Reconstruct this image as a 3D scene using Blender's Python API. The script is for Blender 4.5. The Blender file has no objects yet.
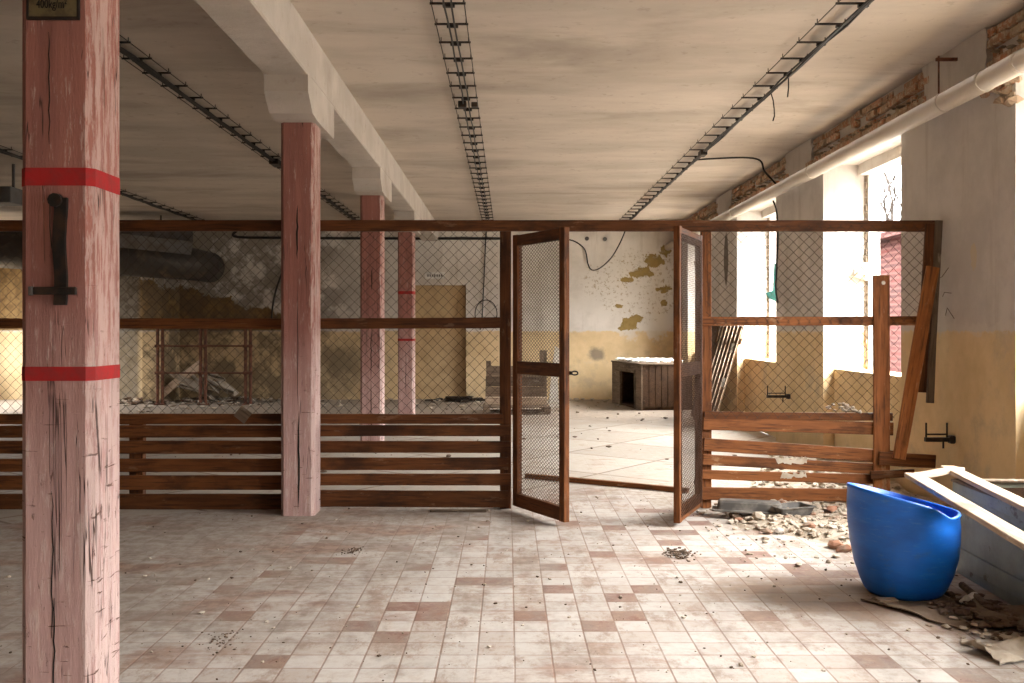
import bpy, bmesh, math, random
from mathutils import Vector, Matrix
R = random.Random(7)
C = bpy.context.scene.collection
F, H = 950.0, 1.5
def P(x, y, d):
    return Vector(((x-508)*d/F, d, H-(y-331)*d/F))

# ------------------------------------------------------------------ materials
class NM:
    def __init__(s, name, rough=0.8, metal=0.0, rnd=True, spec=.18):
        s.m = bpy.data.materials.new(name); s.m.use_nodes = True
        s.t = s.m.node_tree; s.N = s.t.nodes; s.L = s.t.links
        s.b = s.N['Principled BSDF']
        s.b.inputs['Roughness'].default_value = rough
        s.b.inputs['Metallic'].default_value = metal
        s.b.inputs['Specular IOR Level'].default_value = spec
        tc = s.N.new('ShaderNodeTexCoord'); s.raw = tc.outputs['Object']; s.co = s.raw
        if rnd:
            oi = s.N.new('ShaderNodeObjectInfo'); s.rand = oi.outputs['Random']
            v = s.N.new('ShaderNodeVectorMath'); v.operation = 'SCALE'; v.inputs[0].default_value = (37, 53, 71)
            s.L.new(s.rand, v.inputs['Scale'])
            a = s.N.new('ShaderNodeVectorMath'); a.operation = 'ADD'
            s.L.new(s.raw, a.inputs[0]); s.L.new(v.outputs[0], a.inputs[1]); s.co = a.outputs[0]
        sp = s.N.new('ShaderNodeSeparateXYZ'); s.L.new(s.raw, sp.inputs[0])
        s.x, s.y, s.z = sp.outputs
    def put(s, sock, v):
        if hasattr(v, 'node'): s.L.new(v, sock)
        elif isinstance(v, (tuple, list)) and len(v) == 3 and sock.type == 'RGBA': sock.default_value = (*v, 1)
        else: sock.default_value = v
    def noise(s, scale, detail=4, st=(1, 1, 1), rough=.55, dist=0, co=None):
        mp = s.N.new('ShaderNodeVectorMath'); mp.operation = 'MULTIPLY'
        s.L.new(co or s.co, mp.inputs[0]); mp.inputs[1].default_value = st
        n = s.N.new('ShaderNodeTexNoise'); n.inputs['Scale'].default_value = scale
        n.inputs['Detail'].default_value = detail; n.inputs['Roughness'].default_value = rough
        n.inputs['Distortion'].default_value = dist
        s.L.new(mp.outputs[0], n.inputs['Vector']); return n.outputs['Fac']
    def vor(s, scale, st=(1, 1, 1), feature='DISTANCE_TO_EDGE'):
        mp = s.N.new('ShaderNodeVectorMath'); mp.operation = 'MULTIPLY'
        s.L.new(s.co, mp.inputs[0]); mp.inputs[1].default_value = st
        n = s.N.new('ShaderNodeTexVoronoi'); n.feature = feature; n.inputs['Scale'].default_value = scale
        s.L.new(mp.outputs[0], n.inputs['Vector']); return n.outputs['Distance']
    def mr(s, v, a, b, c=0.0, d=1.0):
        n = s.N.new('ShaderNodeMapRange'); n.interpolation_type = 'SMOOTHSTEP'
        if a > b: a, b, c, d = b, a, d, c
        s.put(n.inputs['Value'], v)
        for k, q in zip(('From Min', 'From Max', 'To Min', 'To Max'), (a, b, c, d)): n.inputs[k].default_value = q
        return n.outputs['Result']
    def ma(s, op, a, b=0.0, c=0.0):
        n = s.N.new('ShaderNodeMath'); n.operation = op
        s.put(n.inputs[0], a); s.put(n.inputs[1], b)
        if op == 'MULTIPLY_ADD': s.put(n.inputs[2], c)
        return n.outputs[0]
    def mix(s, f, a, b):
        n = s.N.new('ShaderNodeMix'); n.data_type = 'RGBA'
        s.put(n.inputs['Factor'], f); s.put(n.inputs['A'], a); s.put(n.inputs['B'], b)
        return n.outputs['Result']
    def blob(s, cx, cz, rx, rz, amp=.6, scale=3.0, axis='x', soft=.12):
        # ragged patch mask around (cx, cz)
        u = s.x if axis == 'x' else s.y
        du = s.ma('DIVIDE', s.ma('SUBTRACT', u, cx), rx); dz = s.ma('DIVIDE', s.ma('SUBTRACT', s.z, cz), rz)
        d = s.ma('SQRT', s.ma('ADD', s.ma('MULTIPLY', du, du), s.ma('MULTIPLY', dz, dz)))
        n = s.ma('MULTIPLY', s.ma('SUBTRACT', s.noise(scale, 6, rough=.65), .5), amp*2.2)
        return s.mr(s.ma('ADD', d, n), 1+soft, 1-soft)
    def done(s, col, bump=None, strength=.3, dist=.01, rough=None):
        s.put(s.b.inputs['Base Color'], col)
        if bump is not None:
            n = s.N.new('ShaderNodeBump'); n.inputs['Strength'].default_value = strength; n.inputs['Distance'].default_value = dist
            s.L.new(bump, n.inputs['Height']); s.L.new(n.outputs[0], s.b.inputs['Normal'])
        if rough is not None: s.put(s.b.inputs['Roughness'], rough)
        return s.m

def simple(name, c1, c2=None, scale=6, rough=.8, metal=0, st=(1, 1, 1), lo=.4, hi=.65, strength=.2):
    q = NM(name, rough, metal)
    n = q.noise(scale, 6, st)
    c2 = c2 or tuple(v*.7 for v in c1)
    return q.done(q.mix(q.mr(n, lo, hi), c1, c2), n, strength, .01)

def wood(name, a, b, dark, grey=None, gamt=.3, rough=.62):
    q = NM(name, rough)
    g1 = q.noise(14, 6, (.12, 1, 1), .6, 1.5); g2 = q.noise(60, 4, (.05, 1, 1), .6)
    c = q.mix(q.mr(g1, .3, .7), a, b)
    c = q.mix(q.ma('MULTIPLY', q.mr(g2, .5, .68), .7), c, dark)
    st = q.noise(3.2, 5, (.7, 1.4, 1.4), .6)
    c = q.mix(q.ma('MULTIPLY', q.mr(st, .5, .7), .75), c, dark)
    v = q.mr(q.rand, 0, 1, .75, 1.2)
    hs = q.N.new('ShaderNodeHueSaturation'); q.put(hs.inputs['Value'], v); q.put(hs.inputs['Color'], c); c = hs.outputs[0]
    if grey:
        w = q.noise(9, 7, (.35, 1.2, 1.2), .7)
        c = q.mix(q.ma('MULTIPLY', q.mr(w, .60, .66), gamt), c, grey)
    return q.done(c, q.ma('ADD', g1, g2), .35, .006)

M = {}
M['fence'] = wood('stained_timber', (.155, .054, .016), (.09, .030, .009), (.026, .011, .006), (.28, .17, .10), .3)
M['fence_b'] = wood('stained_timber_worn', (.31, .115, .036), (.19, .064, .019), (.05, .02, .009), (.40, .25, .14), .5)
M['grey_wood'] = wood('weathered_grey_timber', (.20, .145, .10), (.14, .10, .07), (.06, .042, .03), (.4, .34, .28), .4, .8)
M['pale_wood'] = wood('pale_timber', (.52, .40, .29), (.43, .32, .23), (.22, .15, .10), (.6, .53, .46), .5, .75)
M['brown_wood'] = wood('dark_brown_boards', (.125, .068, .036), (.085, .046, .025), (.03, .018, .012), (.26, .19, .13), .2, .75)

def column_mat():
    q = NM('flaking_pink_paint', .6)
    g = q.noise(16, 6, (1, 1, .05), .65); bl = q.noise(3, 6, (1, 1, .45), .6)
    c = q.mix(q.mr(g, .3, .7), (.36, .15, .12), (.25, .105, .085))
    low = q.mr(q.ma('ADD', q.z, q.ma('MULTIPLY', bl, 1.3)), 2.5, 1.3)
    c = q.mix(low, c, q.mix(q.mr(g, .3, .7), (.52, .335, .305), (.38, .23, .21)))
    fl = q.noise(34, 9, (1, 1, .13), .78)
    win = q.mr(q.ma('ADD', q.x, q.ma('MULTIPLY', q.ma('SUBTRACT', bl, .5), .08)), .085, .125)   # paint peels more on the window side
    fade = q.mr(q.ma('ADD', fl, q.ma('ADD', q.ma('MULTIPLY', low, .04), q.ma('MULTIPLY', win, .12))), .57, .66)
    c = q.mix(q.ma('MULTIPLY', fade, .5), c, (.62, .50, .45))
    rust = q.noise(30, 9, (1, 1, .24), .78, .3)
    rm = q.mr(q.ma('ADD', rust, q.ma('MULTIPLY', low, .03)), .62, .67)
    c = q.mix(q.ma('MULTIPLY', rm, .85), c, (.15, .075, .055))
    sc = q.noise(30, 6, (.25, .25, 2.2), .6, .5)        # short crosswise gouges
    sm = q.ma('MULTIPLY', q.mr(sc, .635, .67), low)
    c = q.mix(sm, c, (.16, .085, .065))
    ck = q.ma('MULTIPLY', q.mr(q.ma('ABSOLUTE', q.ma('SUBTRACT', q.noise(11, 4, (1, 1, .03), .55, .8), .5)), .008, .002), q.mr(q.noise(2.6, 3), .48, .56))
    c = q.mix(q.ma('MULTIPLY', ck, .9), c, (.06, .03, .022))
    hgt = q.ma('SUBTRACT', q.ma('MULTIPLY_ADD', rm, -.6, fl), q.ma('ADD', ck, sm))
    return q.done(c, hgt, .7, .014)
M['pink'] = column_mat()
M['red'] = simple('red_band_paint', (.36, .022, .022), (.28, .03, .028), 20)
M['beam'] = None

def plaster(name, c1, c2, dirt, bumpst=.25, streak=(1, 1, 1), sc=1.2):
    q = NM(name, .9, rnd=False)
    a = q.noise(sc, 8, streak, .62); b = q.noise(9, 6, (1, 1, 1), .65); d = q.noise(.7, 7, streak, .6, .5)
    c = q.mix(q.mr(a, .35, .65), c1, c2)
    c = q.mix(q.ma('MULTIPLY', q.mr(d, .50, .72), .6), c, dirt)
    c = q.mix(q.ma('MULTIPLY', q.mr(b, .58, .7), .35), c, dirt)
    return q.done(c, q.ma('ADD', a, b), bumpst, .02)
M['beam'] = plaster('whitewashed_beam', (.50, .445, .39), (.41, .36, .31), (.28, .23, .185), .35)
M['ceil'] = plaster('ceiling_limewash', (.53, .46, .39), (.43, .37, .31), (.24, .195, .155), .12, (.5, 1.2, 1), 1.1)

def dado_wall(name, up1, up2, yl1, yl2, dirt, extra=None, edge=1.5):
    q = NM(name, .9, rnd=False)
    a = q.noise(1.3, 8, rough=.65); b = q.noise(7, 7, rough=.68); dr = q.noise(5, 5, (1, 1, .12), .6)
    up = q.mix(q.mr(a, .38, .62), up1, up2)
    up = q.mix(q.ma('MULTIPLY', q.mr(dr, .52, .72), .4), up, dirt)
    ye = q.mix(q.mr(a, .38, .62), yl1, yl2)
    ye = q.mix(q.ma('MULTIPLY', q.mr(q.noise(1.8, 8, rough=.68), .52, .68), .45), ye, dirt)
    ye = q.mix(q.ma('MULTIPLY', q.mr(b, .60, .7), .35), ye, (.5, .42, .3))
    m = q.mr(q.ma('ADD', q.z, q.ma('MULTIPLY', q.ma('SUBTRACT', b, .5), .09)), edge+.008, edge-.008)
    c = q.mix(m, up, ye)
    # chalky band where the two paints meet
    band = q.mr(q.ma('ABSOLUTE', q.ma('SUBTRACT', q.ma('ADD', q.z, q.ma('MULTIPLY', q.ma('SUBTRACT', b, .5), .25)), edge+.02)), .05, .02)
    c = q.mix(q.ma('MULTIPLY', band, .35), c, (.6, .56, .5))
    if extra: c = extra(q, c, a, b)
    return q.done(c, q.ma('ADD', q.ma('MULTIPLY', a, .6), b), .22, .012)

def far_extra(q, c, a, b):
    pl = (.60, .56, .51)
    c = q.mix(q.ma('MULTIPLY', q.blob(2.9, 2.4, 1.4, .95, .9, 2.2), .7), c, (.63, .59, .53))
    must = q.mix(q.mr(b, .35, .65), (.30, .21, .075), (.22, .15, .05))
    for cx, cz, rx, rz in ((3.2, 3.05, .28, .17), (2.92, 2.78, .28, .15), (3.45, 3.25, .16, .17), (2.62, 2.62, .16, .07), (3.40, 2.42, .18, .09),
                           (2.40, 2.05, .11, .05), (3.42, 2.1, .08, .09), (2.62, 1.66, .24, .13), (2.82, 1.78, .16, .10), (2.5, 1.56, .12, .06)):
        c = q.mix(q.blob(cx, cz, rx*.85, rz*.85, 1.5, 7.0, soft=.05), c, must)
    c = q.mix(q.ma('MULTIPLY', q.mr(q.ma('ADD', q.noise(14, 8, rough=.75), q.ma('MULTIPLY', q.blob(2.9, 2.5, 1.3, .8, .5, 2), .12)), .66, .72), .8), c, (.33, .26, .16))
    # soot mark above the dado and on it
    c = q.mix(q.ma('MULTIPLY', q.blob(1.93, 1.0, .17, .14, .7, 6, soft=.5), .75), c, (.14, .12, .10))
    c = q.mix(q.ma('MULTIPLY', q.blob(-3.6, .75, .45, .45, .8, 3, soft=.6), .6), c, (.10, .085, .06))
    # bare brown render on the left, ragged upper edge
    e = q.ma('ADD', q.z, q.ma('ADD', q.ma('MULTIPLY', q.ma('SUBTRACT', q.noise(1.6, 7, (1, 1, 1), .7), .5), 1.1), q.ma('MULTIPLY', q.ma('ADD', q.x, 5.6), .30)))
    left = q.ma('MULTIPLY', q.mr(e, 2.02, 1.97), q.mr(q.ma('ADD', q.x, q.ma('MULTIPLY', b, 1.6)), -3.2, -4.0))
    left = q.ma('MULTIPLY', left, q.mr(q.z, 1.48, 1.53))
    c = q.mix(left, c, q.mix(q.mr(b, .4, .6), (.15, .092, .038), (.23, .145, .062)))
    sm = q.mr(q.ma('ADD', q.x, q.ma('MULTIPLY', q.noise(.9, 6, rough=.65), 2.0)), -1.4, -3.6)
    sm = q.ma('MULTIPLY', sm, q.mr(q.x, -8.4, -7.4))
    c = q.mix(q.ma('MULTIPLY', q.ma('MULTIPLY', sm, q.mr(q.noise(1.6, 8, rough=.7), .40, .52)), .7), c, (.115, .085, .055))   # soot round the duct, plus the shade of the dim left painted in
    gr = q.ma('MULTIPLY', q.mr(q.x, -8.0, -8.15), q.mr(q.x, -10.3, -10.1))
    c = q.mix(q.ma('MULTIPLY', gr, .8), c, q.mix(q.mr(b, .4, .6), (.085, .075, .06), (.15, .135, .115)))
    return c
YL, YD = (.67, .505, .295), (.57, .42, .235)
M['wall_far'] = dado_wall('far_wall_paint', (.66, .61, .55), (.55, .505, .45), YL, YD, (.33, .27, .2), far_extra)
def right_extra(q, c, a, b):
    c = q.mix(q.ma('MULTIPLY', q.blob(7.45, 2.08, .05, .10, 1.0, 9, 'y'), .7), c, (.52, .42, .27))
    c = q.mix(q.blob(15.9, 2.7, .16, .42, .25, 3, 'y'), c, (.13, .11, .09))
    return c
M['wall_right'] = dado_wall('right_wall_paint', (.55, .505, .46), (.46, .42, .38), YL, YD, (.33, .28, .22), right_extra)
M['wall'] = dado_wall('side_wall_paint', (.56, .52, .46), (.48, .43, .38), YL, YD, (.33, .27, .2))
M['niche'] = simple('niche_ochre', (.50, .36, .20), (.42, .295, .16), 3)
M['brick'] = None
def brick_mat():
    q = NM('old_brick', .9, rnd=False)
    a = q.noise(7, 4); b = q.noise(22, 7, rough=.7); e = q.noise(3.3, 7, rough=.65)
    c = q.mix(q.mr(a, .4, .6), (.42, .19, .10), (.36, .24, .155))
    c = q.mix(q.mr(b, .46, .58), c, (.50, .41, .30))
    c = q.mix(q.mr(q.noise(15, 7, rough=.7), .58, .66), c, (.12, .07, .045))
    c = q.mix(q.ma('MULTIPLY', q.mr(e, .5, .6), .75), c, (.38, .30, .21))
    return q.done(c, b, .7, .03)
M['brick'] = brick_mat()
M['mortar'] = simple('crumbling_mortar', (.30, .24, .18), (.20, .155, .11), 14, strength=.6)

def floor_mat():
    q = NM('tiled_floor', .6, rnd=False)
    s = .1725
    def cells(ox, oy, s, rot=0, wj=.02):
        if rot:
            ca, sa = math.cos(rot), math.sin(rot)
            X = q.ma('ADD', q.ma('MULTIPLY', q.x, ca), q.ma('MULTIPLY', q.y, sa)); Y = q.ma('SUBTRACT', q.ma('MULTIPLY', q.y, ca), q.ma('MULTIPLY', q.x, sa))
        else: X, Y = q.x, q.y
        wob = q.ma('MULTIPLY', q.ma('SUBTRACT', q.noise(5, 3), .5), .012)
        u = q.ma('ADD', q.ma('DIVIDE', q.ma('SUBTRACT', X, ox), s), wob); v = q.ma('ADD', q.ma('DIVIDE', q.ma('SUBTRACT', Y, oy), s), wob)
        fu = q.ma('FRACT', u); fv = q.ma('FRACT', v)
        e = q.ma('MAXIMUM', q.ma('ABSOLUTE', q.ma('SUBTRACT', fu, .5)), q.ma('ABSOLUTE', q.ma('SUBTRACT', fv, .5)))
        j = q.mr(e, .5-wj*1.6, .5-wj*.6)
        cb = q.N.new('ShaderNodeCombineXYZ'); q.L.new(q.ma('FLOOR', u), cb.inputs[0]); q.L.new(q.ma('FLOOR', v), cb.inputs[1])
        wn = q.N.new('ShaderNodeTexWhiteNoise'); wn.noise_dimensions = '3D'; q.L.new(cb.outputs[0], wn.inputs['Vector'])
        return j, wn.outputs['Value'], cb.outputs[0]
    j, rv, cv = cells(.03, 4.224, s, 0, .022)
    big = q.noise(.8, 3, rough=.5, co=q.raw); fine = q.noise(11, 8, rough=.7); mid = q.noise(2.4, 8, (1, .55, 1), .68, .4)
    tilebig = q.noise(.19, 2, co=cv)
    t = q.mix(q.mr(rv, 0, 1), (.52, .485, .44), (.44, .405, .365))
    red = q.mr(q.ma('ADD', rv, q.ma('MULTIPLY', q.ma('SUBTRACT', tilebig, .5), .9)), .86, .875)
    rsoft = q.mr(q.ma('ADD', rv, q.ma('MULTIPLY', q.ma('SUBTRACT', tilebig, .5), .9)), .70, .72)
    t = q.mix(q.ma('MULTIPLY', rsoft, .35), t, (.43, .35, .29))
    t = q.mix(q.ma('MULTIPLY', red, q.mr(fine, .3, .6, 1, .7)), t, q.mix(q.mr(mid, .4, .6), (.20, .095, .068), (.13, .07, .052)))
    t = q.mix(q.ma('MULTIPLY', q.mr(fine, .45, .65), .4), t, (.42, .32, .26))
    wear = q.noise(5, 10, (1.0, .5, 1), .78)
    t = q.mix(q.ma('MULTIPLY', q.mr(q.ma('ADD', wear, q.ma('MULTIPLY', rv, .08)), .53, .66), .75), t, q.mix(q.mr(fine, .4, .6), (.33, .235, .175), (.25, .175, .13)))
    t = q.mix(q.ma('MULTIPLY', j, q.mr(mid, .35, .6, .45, .95)), t, (.22, .13, .09))
    # grey grime towards the left and the fence
    gl = q.mr(q.ma('ADD', q.x, q.ma('MULTIPLY', q.ma('SUBTRACT', q.y, 6), -.7)), .6, -3.0)
    g = q.mr(q.ma('ADD', mid, q.ma('MULTIPLY', gl, .24)), .48, .68)
    t = q.mix(q.ma('MULTIPLY', g, .8), t, q.mix(q.mr(fine, .4, .6), (.36, .31, .265), (.27, .22, .18)))
    br = q.mr(q.ma('ADD', q.noise(1.7, 9, (.6, 1.1, 1), .7, .3), q.ma('MULTIPLY', gl, .05)), .53, .66)
    t = q.mix(q.ma('MULTIPLY', br, .65), t, q.mix(q.mr(fine, .4, .6), (.30, .175, .12), (.22, .13, .095)))
    # dust and rubble fines at the right
    du = q.mr(q.ma('ADD', q.ma('ADD', q.x, q.ma('MULTIPLY', q.ma('SUBTRACT', q.y, 7.4), .45)), q.ma('MULTIPLY', q.ma('SUBTRACT', mid, .5), 2.2)), 1.45, 2.1)
    t = q.mix(q.ma('MULTIPLY', du, .8), t, q.mix(q.mr(fine, .4, .62), (.46, .40, .33), (.33, .27, .21)))
    ex = q.ma('DIVIDE', q.ma('SUBTRACT', q.x, 2.45), 1.35); ey = q.ma('DIVIDE', q.ma('SUBTRACT', q.y, q.ma('MULTIPLY_ADD', q.x, -.35, 5.95)), .46)  # ragged patch around the tub, browner and darker than the tiles
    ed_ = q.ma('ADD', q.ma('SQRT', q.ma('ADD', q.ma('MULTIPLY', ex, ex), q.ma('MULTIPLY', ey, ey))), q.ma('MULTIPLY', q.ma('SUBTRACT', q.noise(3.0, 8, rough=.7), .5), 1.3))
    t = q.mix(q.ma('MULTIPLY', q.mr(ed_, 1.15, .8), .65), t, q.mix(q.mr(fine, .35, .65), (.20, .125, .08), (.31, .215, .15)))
    # slabs beyond the fence
    js, rs, cs = cells(.877, 10.96, 1.25, -.66, .012)
    sl = q.mix(rs, (.41, .365, .31), (.34, .30, .25))
    sl = q.mix(q.ma('MULTIPLY', js, .85), sl, (.16, .11, .08))
    sl = q.mix(q.ma('MULTIPLY', q.mr(mid, .5, .68), .6), sl, (.36, .29, .23))
    sl = q.mix(q.ma('MULTIPLY', q.mr(q.noise(4, 8, (.6, 1, 1), .7), .57, .63), .6), sl, (.26, .18, .13))
    sl = q.mix(q.ma('MULTIPLY', q.mr(q.ma('ADD', q.y, q.ma('MULTIPLY', q.noise(1.1, 6), 5)), 16.8, 19.0), .8), sl, q.mix(q.mr(fine, .4, .6), (.20, .15, .11), (.33, .27, .21)))
    far = q.mr(q.ma('ADD', q.y, q.ma('MULTIPLY', q.x, -.38)), 8.85, 8.87)
    c = q.mix(far, t, sl)
    sp = q.noise(60, 4, rough=.6)
    c = q.mix(q.ma('MULTIPLY', q.mr(sp, .66, .72), .6), c, (.2, .15, .12))
    hgt = q.ma('SUBTRACT', q.ma('MULTIPLY', fine, .5), q.ma('MULTIPLY', j, .6))
    return q.done(c, hgt, .25, .01, q.mr(fine, .3, .7, .5, .8))
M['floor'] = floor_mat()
M['iron'] = simple('black_iron', (.022, .019, .017), (.05, .03, .02), 15, .55, .3)
M['cable'] = simple('black_cable', (.018, .016, .015), (.03, .025, .02), 9, .5)
M['wire'] = simple('dark_wire', (.035, .024, .018), (.06, .032, .02), 9, .55, .4)
M['gatemesh'] = simple('grey_brown_mesh', (.13, .085, .065), (.085, .05, .035), 9, .5, .4)
M['rust'] = simple('rusty_steel', (.20, .085, .05), (.11, .05, .035), 14, .75, .2)
M['pipe'] = simple('cream_pipe_paint', (.52, .465, .40), (.42, .365, .305), 4, .5, st=(1, .3, 1), lo=.45, hi=.75)
M['duct'] = simple('sooty_duct', (.060, .052, .045), (.13, .095, .065), 2.5, .55, .4, lo=.5, hi=.75)
M['grey'] = simple('grey_sheet_metal', (.13, .125, .12), (.10, .085, .075), 3, .6, .3)
M['rubble'] = simple('pale_rubble', (.47, .405, .325), (.32, .255, .19), 5, .95, strength=.5)
M['rubble_red'] = simple('brick_rubble', (.32, .16, .10), (.26, .19, .14), 9, .95, strength=.5)
M['dirt'] = simple('brown_dirt', (.15, .10, .07), (.09, .06, .04), 14, .95, strength=.6)
M['mound'] = simple('dusty_mound', (.47, .40, .315), (.31, .25, .185), 9, .95, lo=.4, hi=.6, strength=.8)
M['white'] = simple('plaster_white', (.74, .71, .66), (.62, .58, .52), 6, .9)
M['card'] = simple('brown_card', (.19, .135, .09), (.14, .095, .06), 4, .9)
M['tray'] = simple('dusty_black_plastic', (.085, .078, .07), (.20, .18, .155), 8, .6)
M['plate'] = simple('tarnished_plate', (.17, .135, .07), (.11, .085, .05), 22, .45, .3)
M['ink'] = simple('black_lettering', (.02, .017, .014))
def blue_mat():
    q = NM('blue_plastic', .42, rnd=False, spec=.4)
    n = q.noise(5, 7, (1, 1, 3), .65); f = q.noise(26, 5, (.5, .5, 3), .6)
    c = q.mix(q.mr(n, .35, .7), (.006, .135, .56), (.005, .105, .47))
    c = q.mix(q.ma('MULTIPLY', q.mr(f, .58, .68), .35), c, (.09, .22, .52))
    sc = q.mr(q.noise(9, 8, (1, 1, 1.6), .72), .55, .68)
    c = q.mix(q.ma('MULTIPLY', sc, .3), c, (.07, .10, .17))
    return q.done(c, n, .08, .01)
M['blue'] = blue_mat()
def chest_mat():
    q = NM('grey_blue_paint', .6, rnd=False)
    n = q.noise(4, 7, rough=.65); f = q.noise(14, 8, (1, .5, 1), .72)
    c = q.mix(q.mr(n, .38, .64), (.30, .33, .285), (.235, .26, .225))
    c = q.mix(q.mr(f, .63, .68), c, (.30, .27, .23))
    c = q.mix(q.ma('MULTIPLY', q.mr(q.noise(7, 6, rough=.7), .6, .66), .7), c, (.10, .065, .045))
    return q.done(c, f, .3, .008)
M['chest'] = chest_mat()
M['tag'] = simple('white_tag', (.7, .68, .64))
M['redwall'] = None
def redb():
    q = NM('red_brick_house', .9, rnd=False)
    b = q.N.new('ShaderNodeTexBrick'); b.inputs['Scale'].default_value = 1.0
    b.inputs['Brick Width'].default_value = .9; b.inputs['Row Height'].default_value = .14; b.inputs['Mortar Size'].default_value = .03
    cb = q.N.new('ShaderNodeCombineXYZ'); q.L.new(q.ma('ADD', q.x, q.y), cb.inputs[0]); q.L.new(q.z, cb.inputs[1]); q.L.new(cb.outputs[0], b.inputs['Vector'])
    b.inputs['Color1'].default_value = (.034, .004, .002, 1); b.inputs['Color2'].default_value = (.018, .003, .002, 1); b.inputs['Mortar'].default_value = (.045, .016, .012, 1)
    return q.done(b.outputs['Color'])
M['redwall'] = redb()
M['snow'] = simple('pale_ground', (.20, .19, .175), (.15, .14, .12), .4)
M['bark'] = simple('bark', (.035, .027, .022))
M['hill'] = simple('winter_hillside', (.075, .065, .055), (.05, .042, .036), .5)
M['lime'] = plaster('limewashed_jamb', (.66, .63, .58), (.58, .54, .49), (.42, .36, .29), .25)
M['cream'] = simple('cream_render', (.62, .55, .42), (.5, .43, .32), 5)

# ------------------------------------------------------------------ mesh building
class MB:
    def __init__(s): s.v = []; s.f = []; s.mi = []; s.cur = 0
    def add(s, vs, fs, mx=None):
        o = len(s.v)
        s.v += [tuple(mx @ Vector(v)) if mx else tuple(v) for v in vs]
        s.f += [tuple(i+o for i in f) for f in fs]; s.mi += [s.cur]*len(fs); return s
    def box(s, a, b, mx=None):
        (x0, y0, z0), (x1, y1, z1) = a, b
        return s.add([(x0, y0, z0), (x1, y0, z0), (x1, y1, z0), (x0, y1, z0), (x0, y0, z1), (x1, y0, z1), (x1, y1, z1), (x0, y1, z1)],
                     [(0, 3, 2, 1), (4, 5, 6, 7), (0, 1, 5, 4), (1, 2, 6, 5), (2, 3, 7, 6), (3, 0, 4, 7)], mx)
    def cbox(s, a, b, c=.006, mx=None):     # box with chamfered edges
        lo, hi = Vector(a), Vector(b)
        bm = bmesh.new(); bmesh.ops.create_cube(bm, size=1)
        for v in bm.verts:
            v.co = Vector([(lo[i]+hi[i])/2 + v.co[i]*(hi[i]-lo[i]) for i in range(3)])
        bmesh.ops.bevel(bm, geom=bm.edges[:], offset=c, segments=1, affect='EDGES')
        bm.verts.index_update()
        vs = [v.co[:] for v in bm.verts]; fs = [[v.index for v in f.verts] for f in bm.faces]; bm.free()
        return s.add(vs, fs, mx)
    def prism(s, poly, axis, a, b, mx=None):   # polygon extruded along axis from a to b
        n = len(poly)
        def q(p, t): return {'x': (t, p[0], p[1]), 'y': (p[0], t, p[1]), 'z': (p[0], p[1], t)}[axis]
        return s.add([q(p, a) for p in poly]+[q(p, b) for p in poly],
                     [tuple(range(n)), tuple(range(2*n-1, n-1, -1))]+[(i, i+n, (i+1) % n+n, (i+1) % n) for i in range(n)], mx)
    def tube(s, pts, r, n=6, cap=True):
        pts = [Vector(p) for p in pts]; rs = r if isinstance(r, (list, tuple)) else [r]*len(pts)
        o = len(s.v); up = None; rings = []
        for i, p in enumerate(pts):
            t = (pts[min(i+1, len(pts)-1)]-pts[max(i-1, 0)])
            if t.length < 1e-9: t = Vector((0, 0, 1))
            t.normalize()
            if up is None: up = t.orthogonal().normalized()
            up = (up - t*up.dot(t)); up = up.normalized() if up.length > 1e-6 else t.orthogonal().normalized()
            w = t.cross(up)
            for k in range(n):
                a = 2*math.pi*k/n + math.pi/n
                s.v.append(tuple(p+(up*math.cos(a)+w*math.sin(a))*rs[i]))
        m = len(pts)
        for i in range(m-1):
            for k in range(n):
                s.f.append((o+i*n+k, o+i*n+(k+1) % n, o+(i+1)*n+(k+1) % n, o+(i+1)*n+k)); s.mi.append(s.cur)
        if cap:
            s.f.append(tuple(o+k for k in range(n-1, -1, -1))); s.f.append(tuple(o+(m-1)*n+k for k in range(n))); s.mi += [s.cur]*2
        return s
    def lump(s, c, size, rg, flat=1.0):
        g = (1+5**.5)/2
        vs = [(-1, g, 0), (1, g, 0), (-1, -g, 0), (1, -g, 0), (0, -1, g), (0, 1, g), (0, -1, -g), (0, 1, -g), (g, 0, -1), (g, 0, 1), (-g, 0, -1), (-g, 0, 1)]
        fs = [(0, 11, 5), (0, 5, 1), (0, 1, 7), (0, 7, 10), (0, 10, 11), (1, 5, 9), (5, 11, 4), (11, 10, 2), (10, 7, 6), (7, 1, 8), (3, 9, 4), (3, 4, 2), (3, 2, 6), (3, 6, 8), (3, 8, 9), (4, 9, 5), (2, 4, 11), (6, 2, 10), (8, 6, 7), (9, 8, 1)]
        sx, sy, sz = size*rg.uniform(.7, 1.4), size*rg.uniform(.6, 1.1), size*rg.uniform(.5, .9)*flat
        rot = Matrix.Rotation(rg.uniform(0, 6.28), 4, 'Z')
        out = []
        for v in vs:
            k = rg.uniform(.65, 1.1)/3.4
            out.append(tuple(Vector(c)+rot @ Vector((v[0]*sx*k, v[1]*sy*k, v[2]*sz*k))))
        return s.add(out, fs)
    def build(s, name, mat, parent=None, loc=None, mx=None, smooth=False):
        me = bpy.data.meshes.new(name); me.from_pydata(s.v, [], s.f)
        for m in (mat if isinstance(mat, list) else [mat]): me.materials.append(m)
        for p, i in zip(me.polygons, s.mi): p.material_index = i; p.use_smooth = smooth
        me.validate(); me.update()
        bm = bmesh.new(); bm.from_mesh(me); bmesh.ops.recalc_face_normals(bm, faces=bm.faces); bm.to_mesh(me); bm.free()
        o = bpy.data.objects.new(name, me); C.objects.link(o)
        if parent: o.parent = parent
        if mx is not None: o.matrix_local = mx
        elif loc is not None: o.location = loc
        return o
def tag(o, label, cat, group=None, kind=None):
    o['label'] = label; o['category'] = cat
    if group: o['group'] = group
    if kind: o['kind'] = kind
    return o
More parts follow.
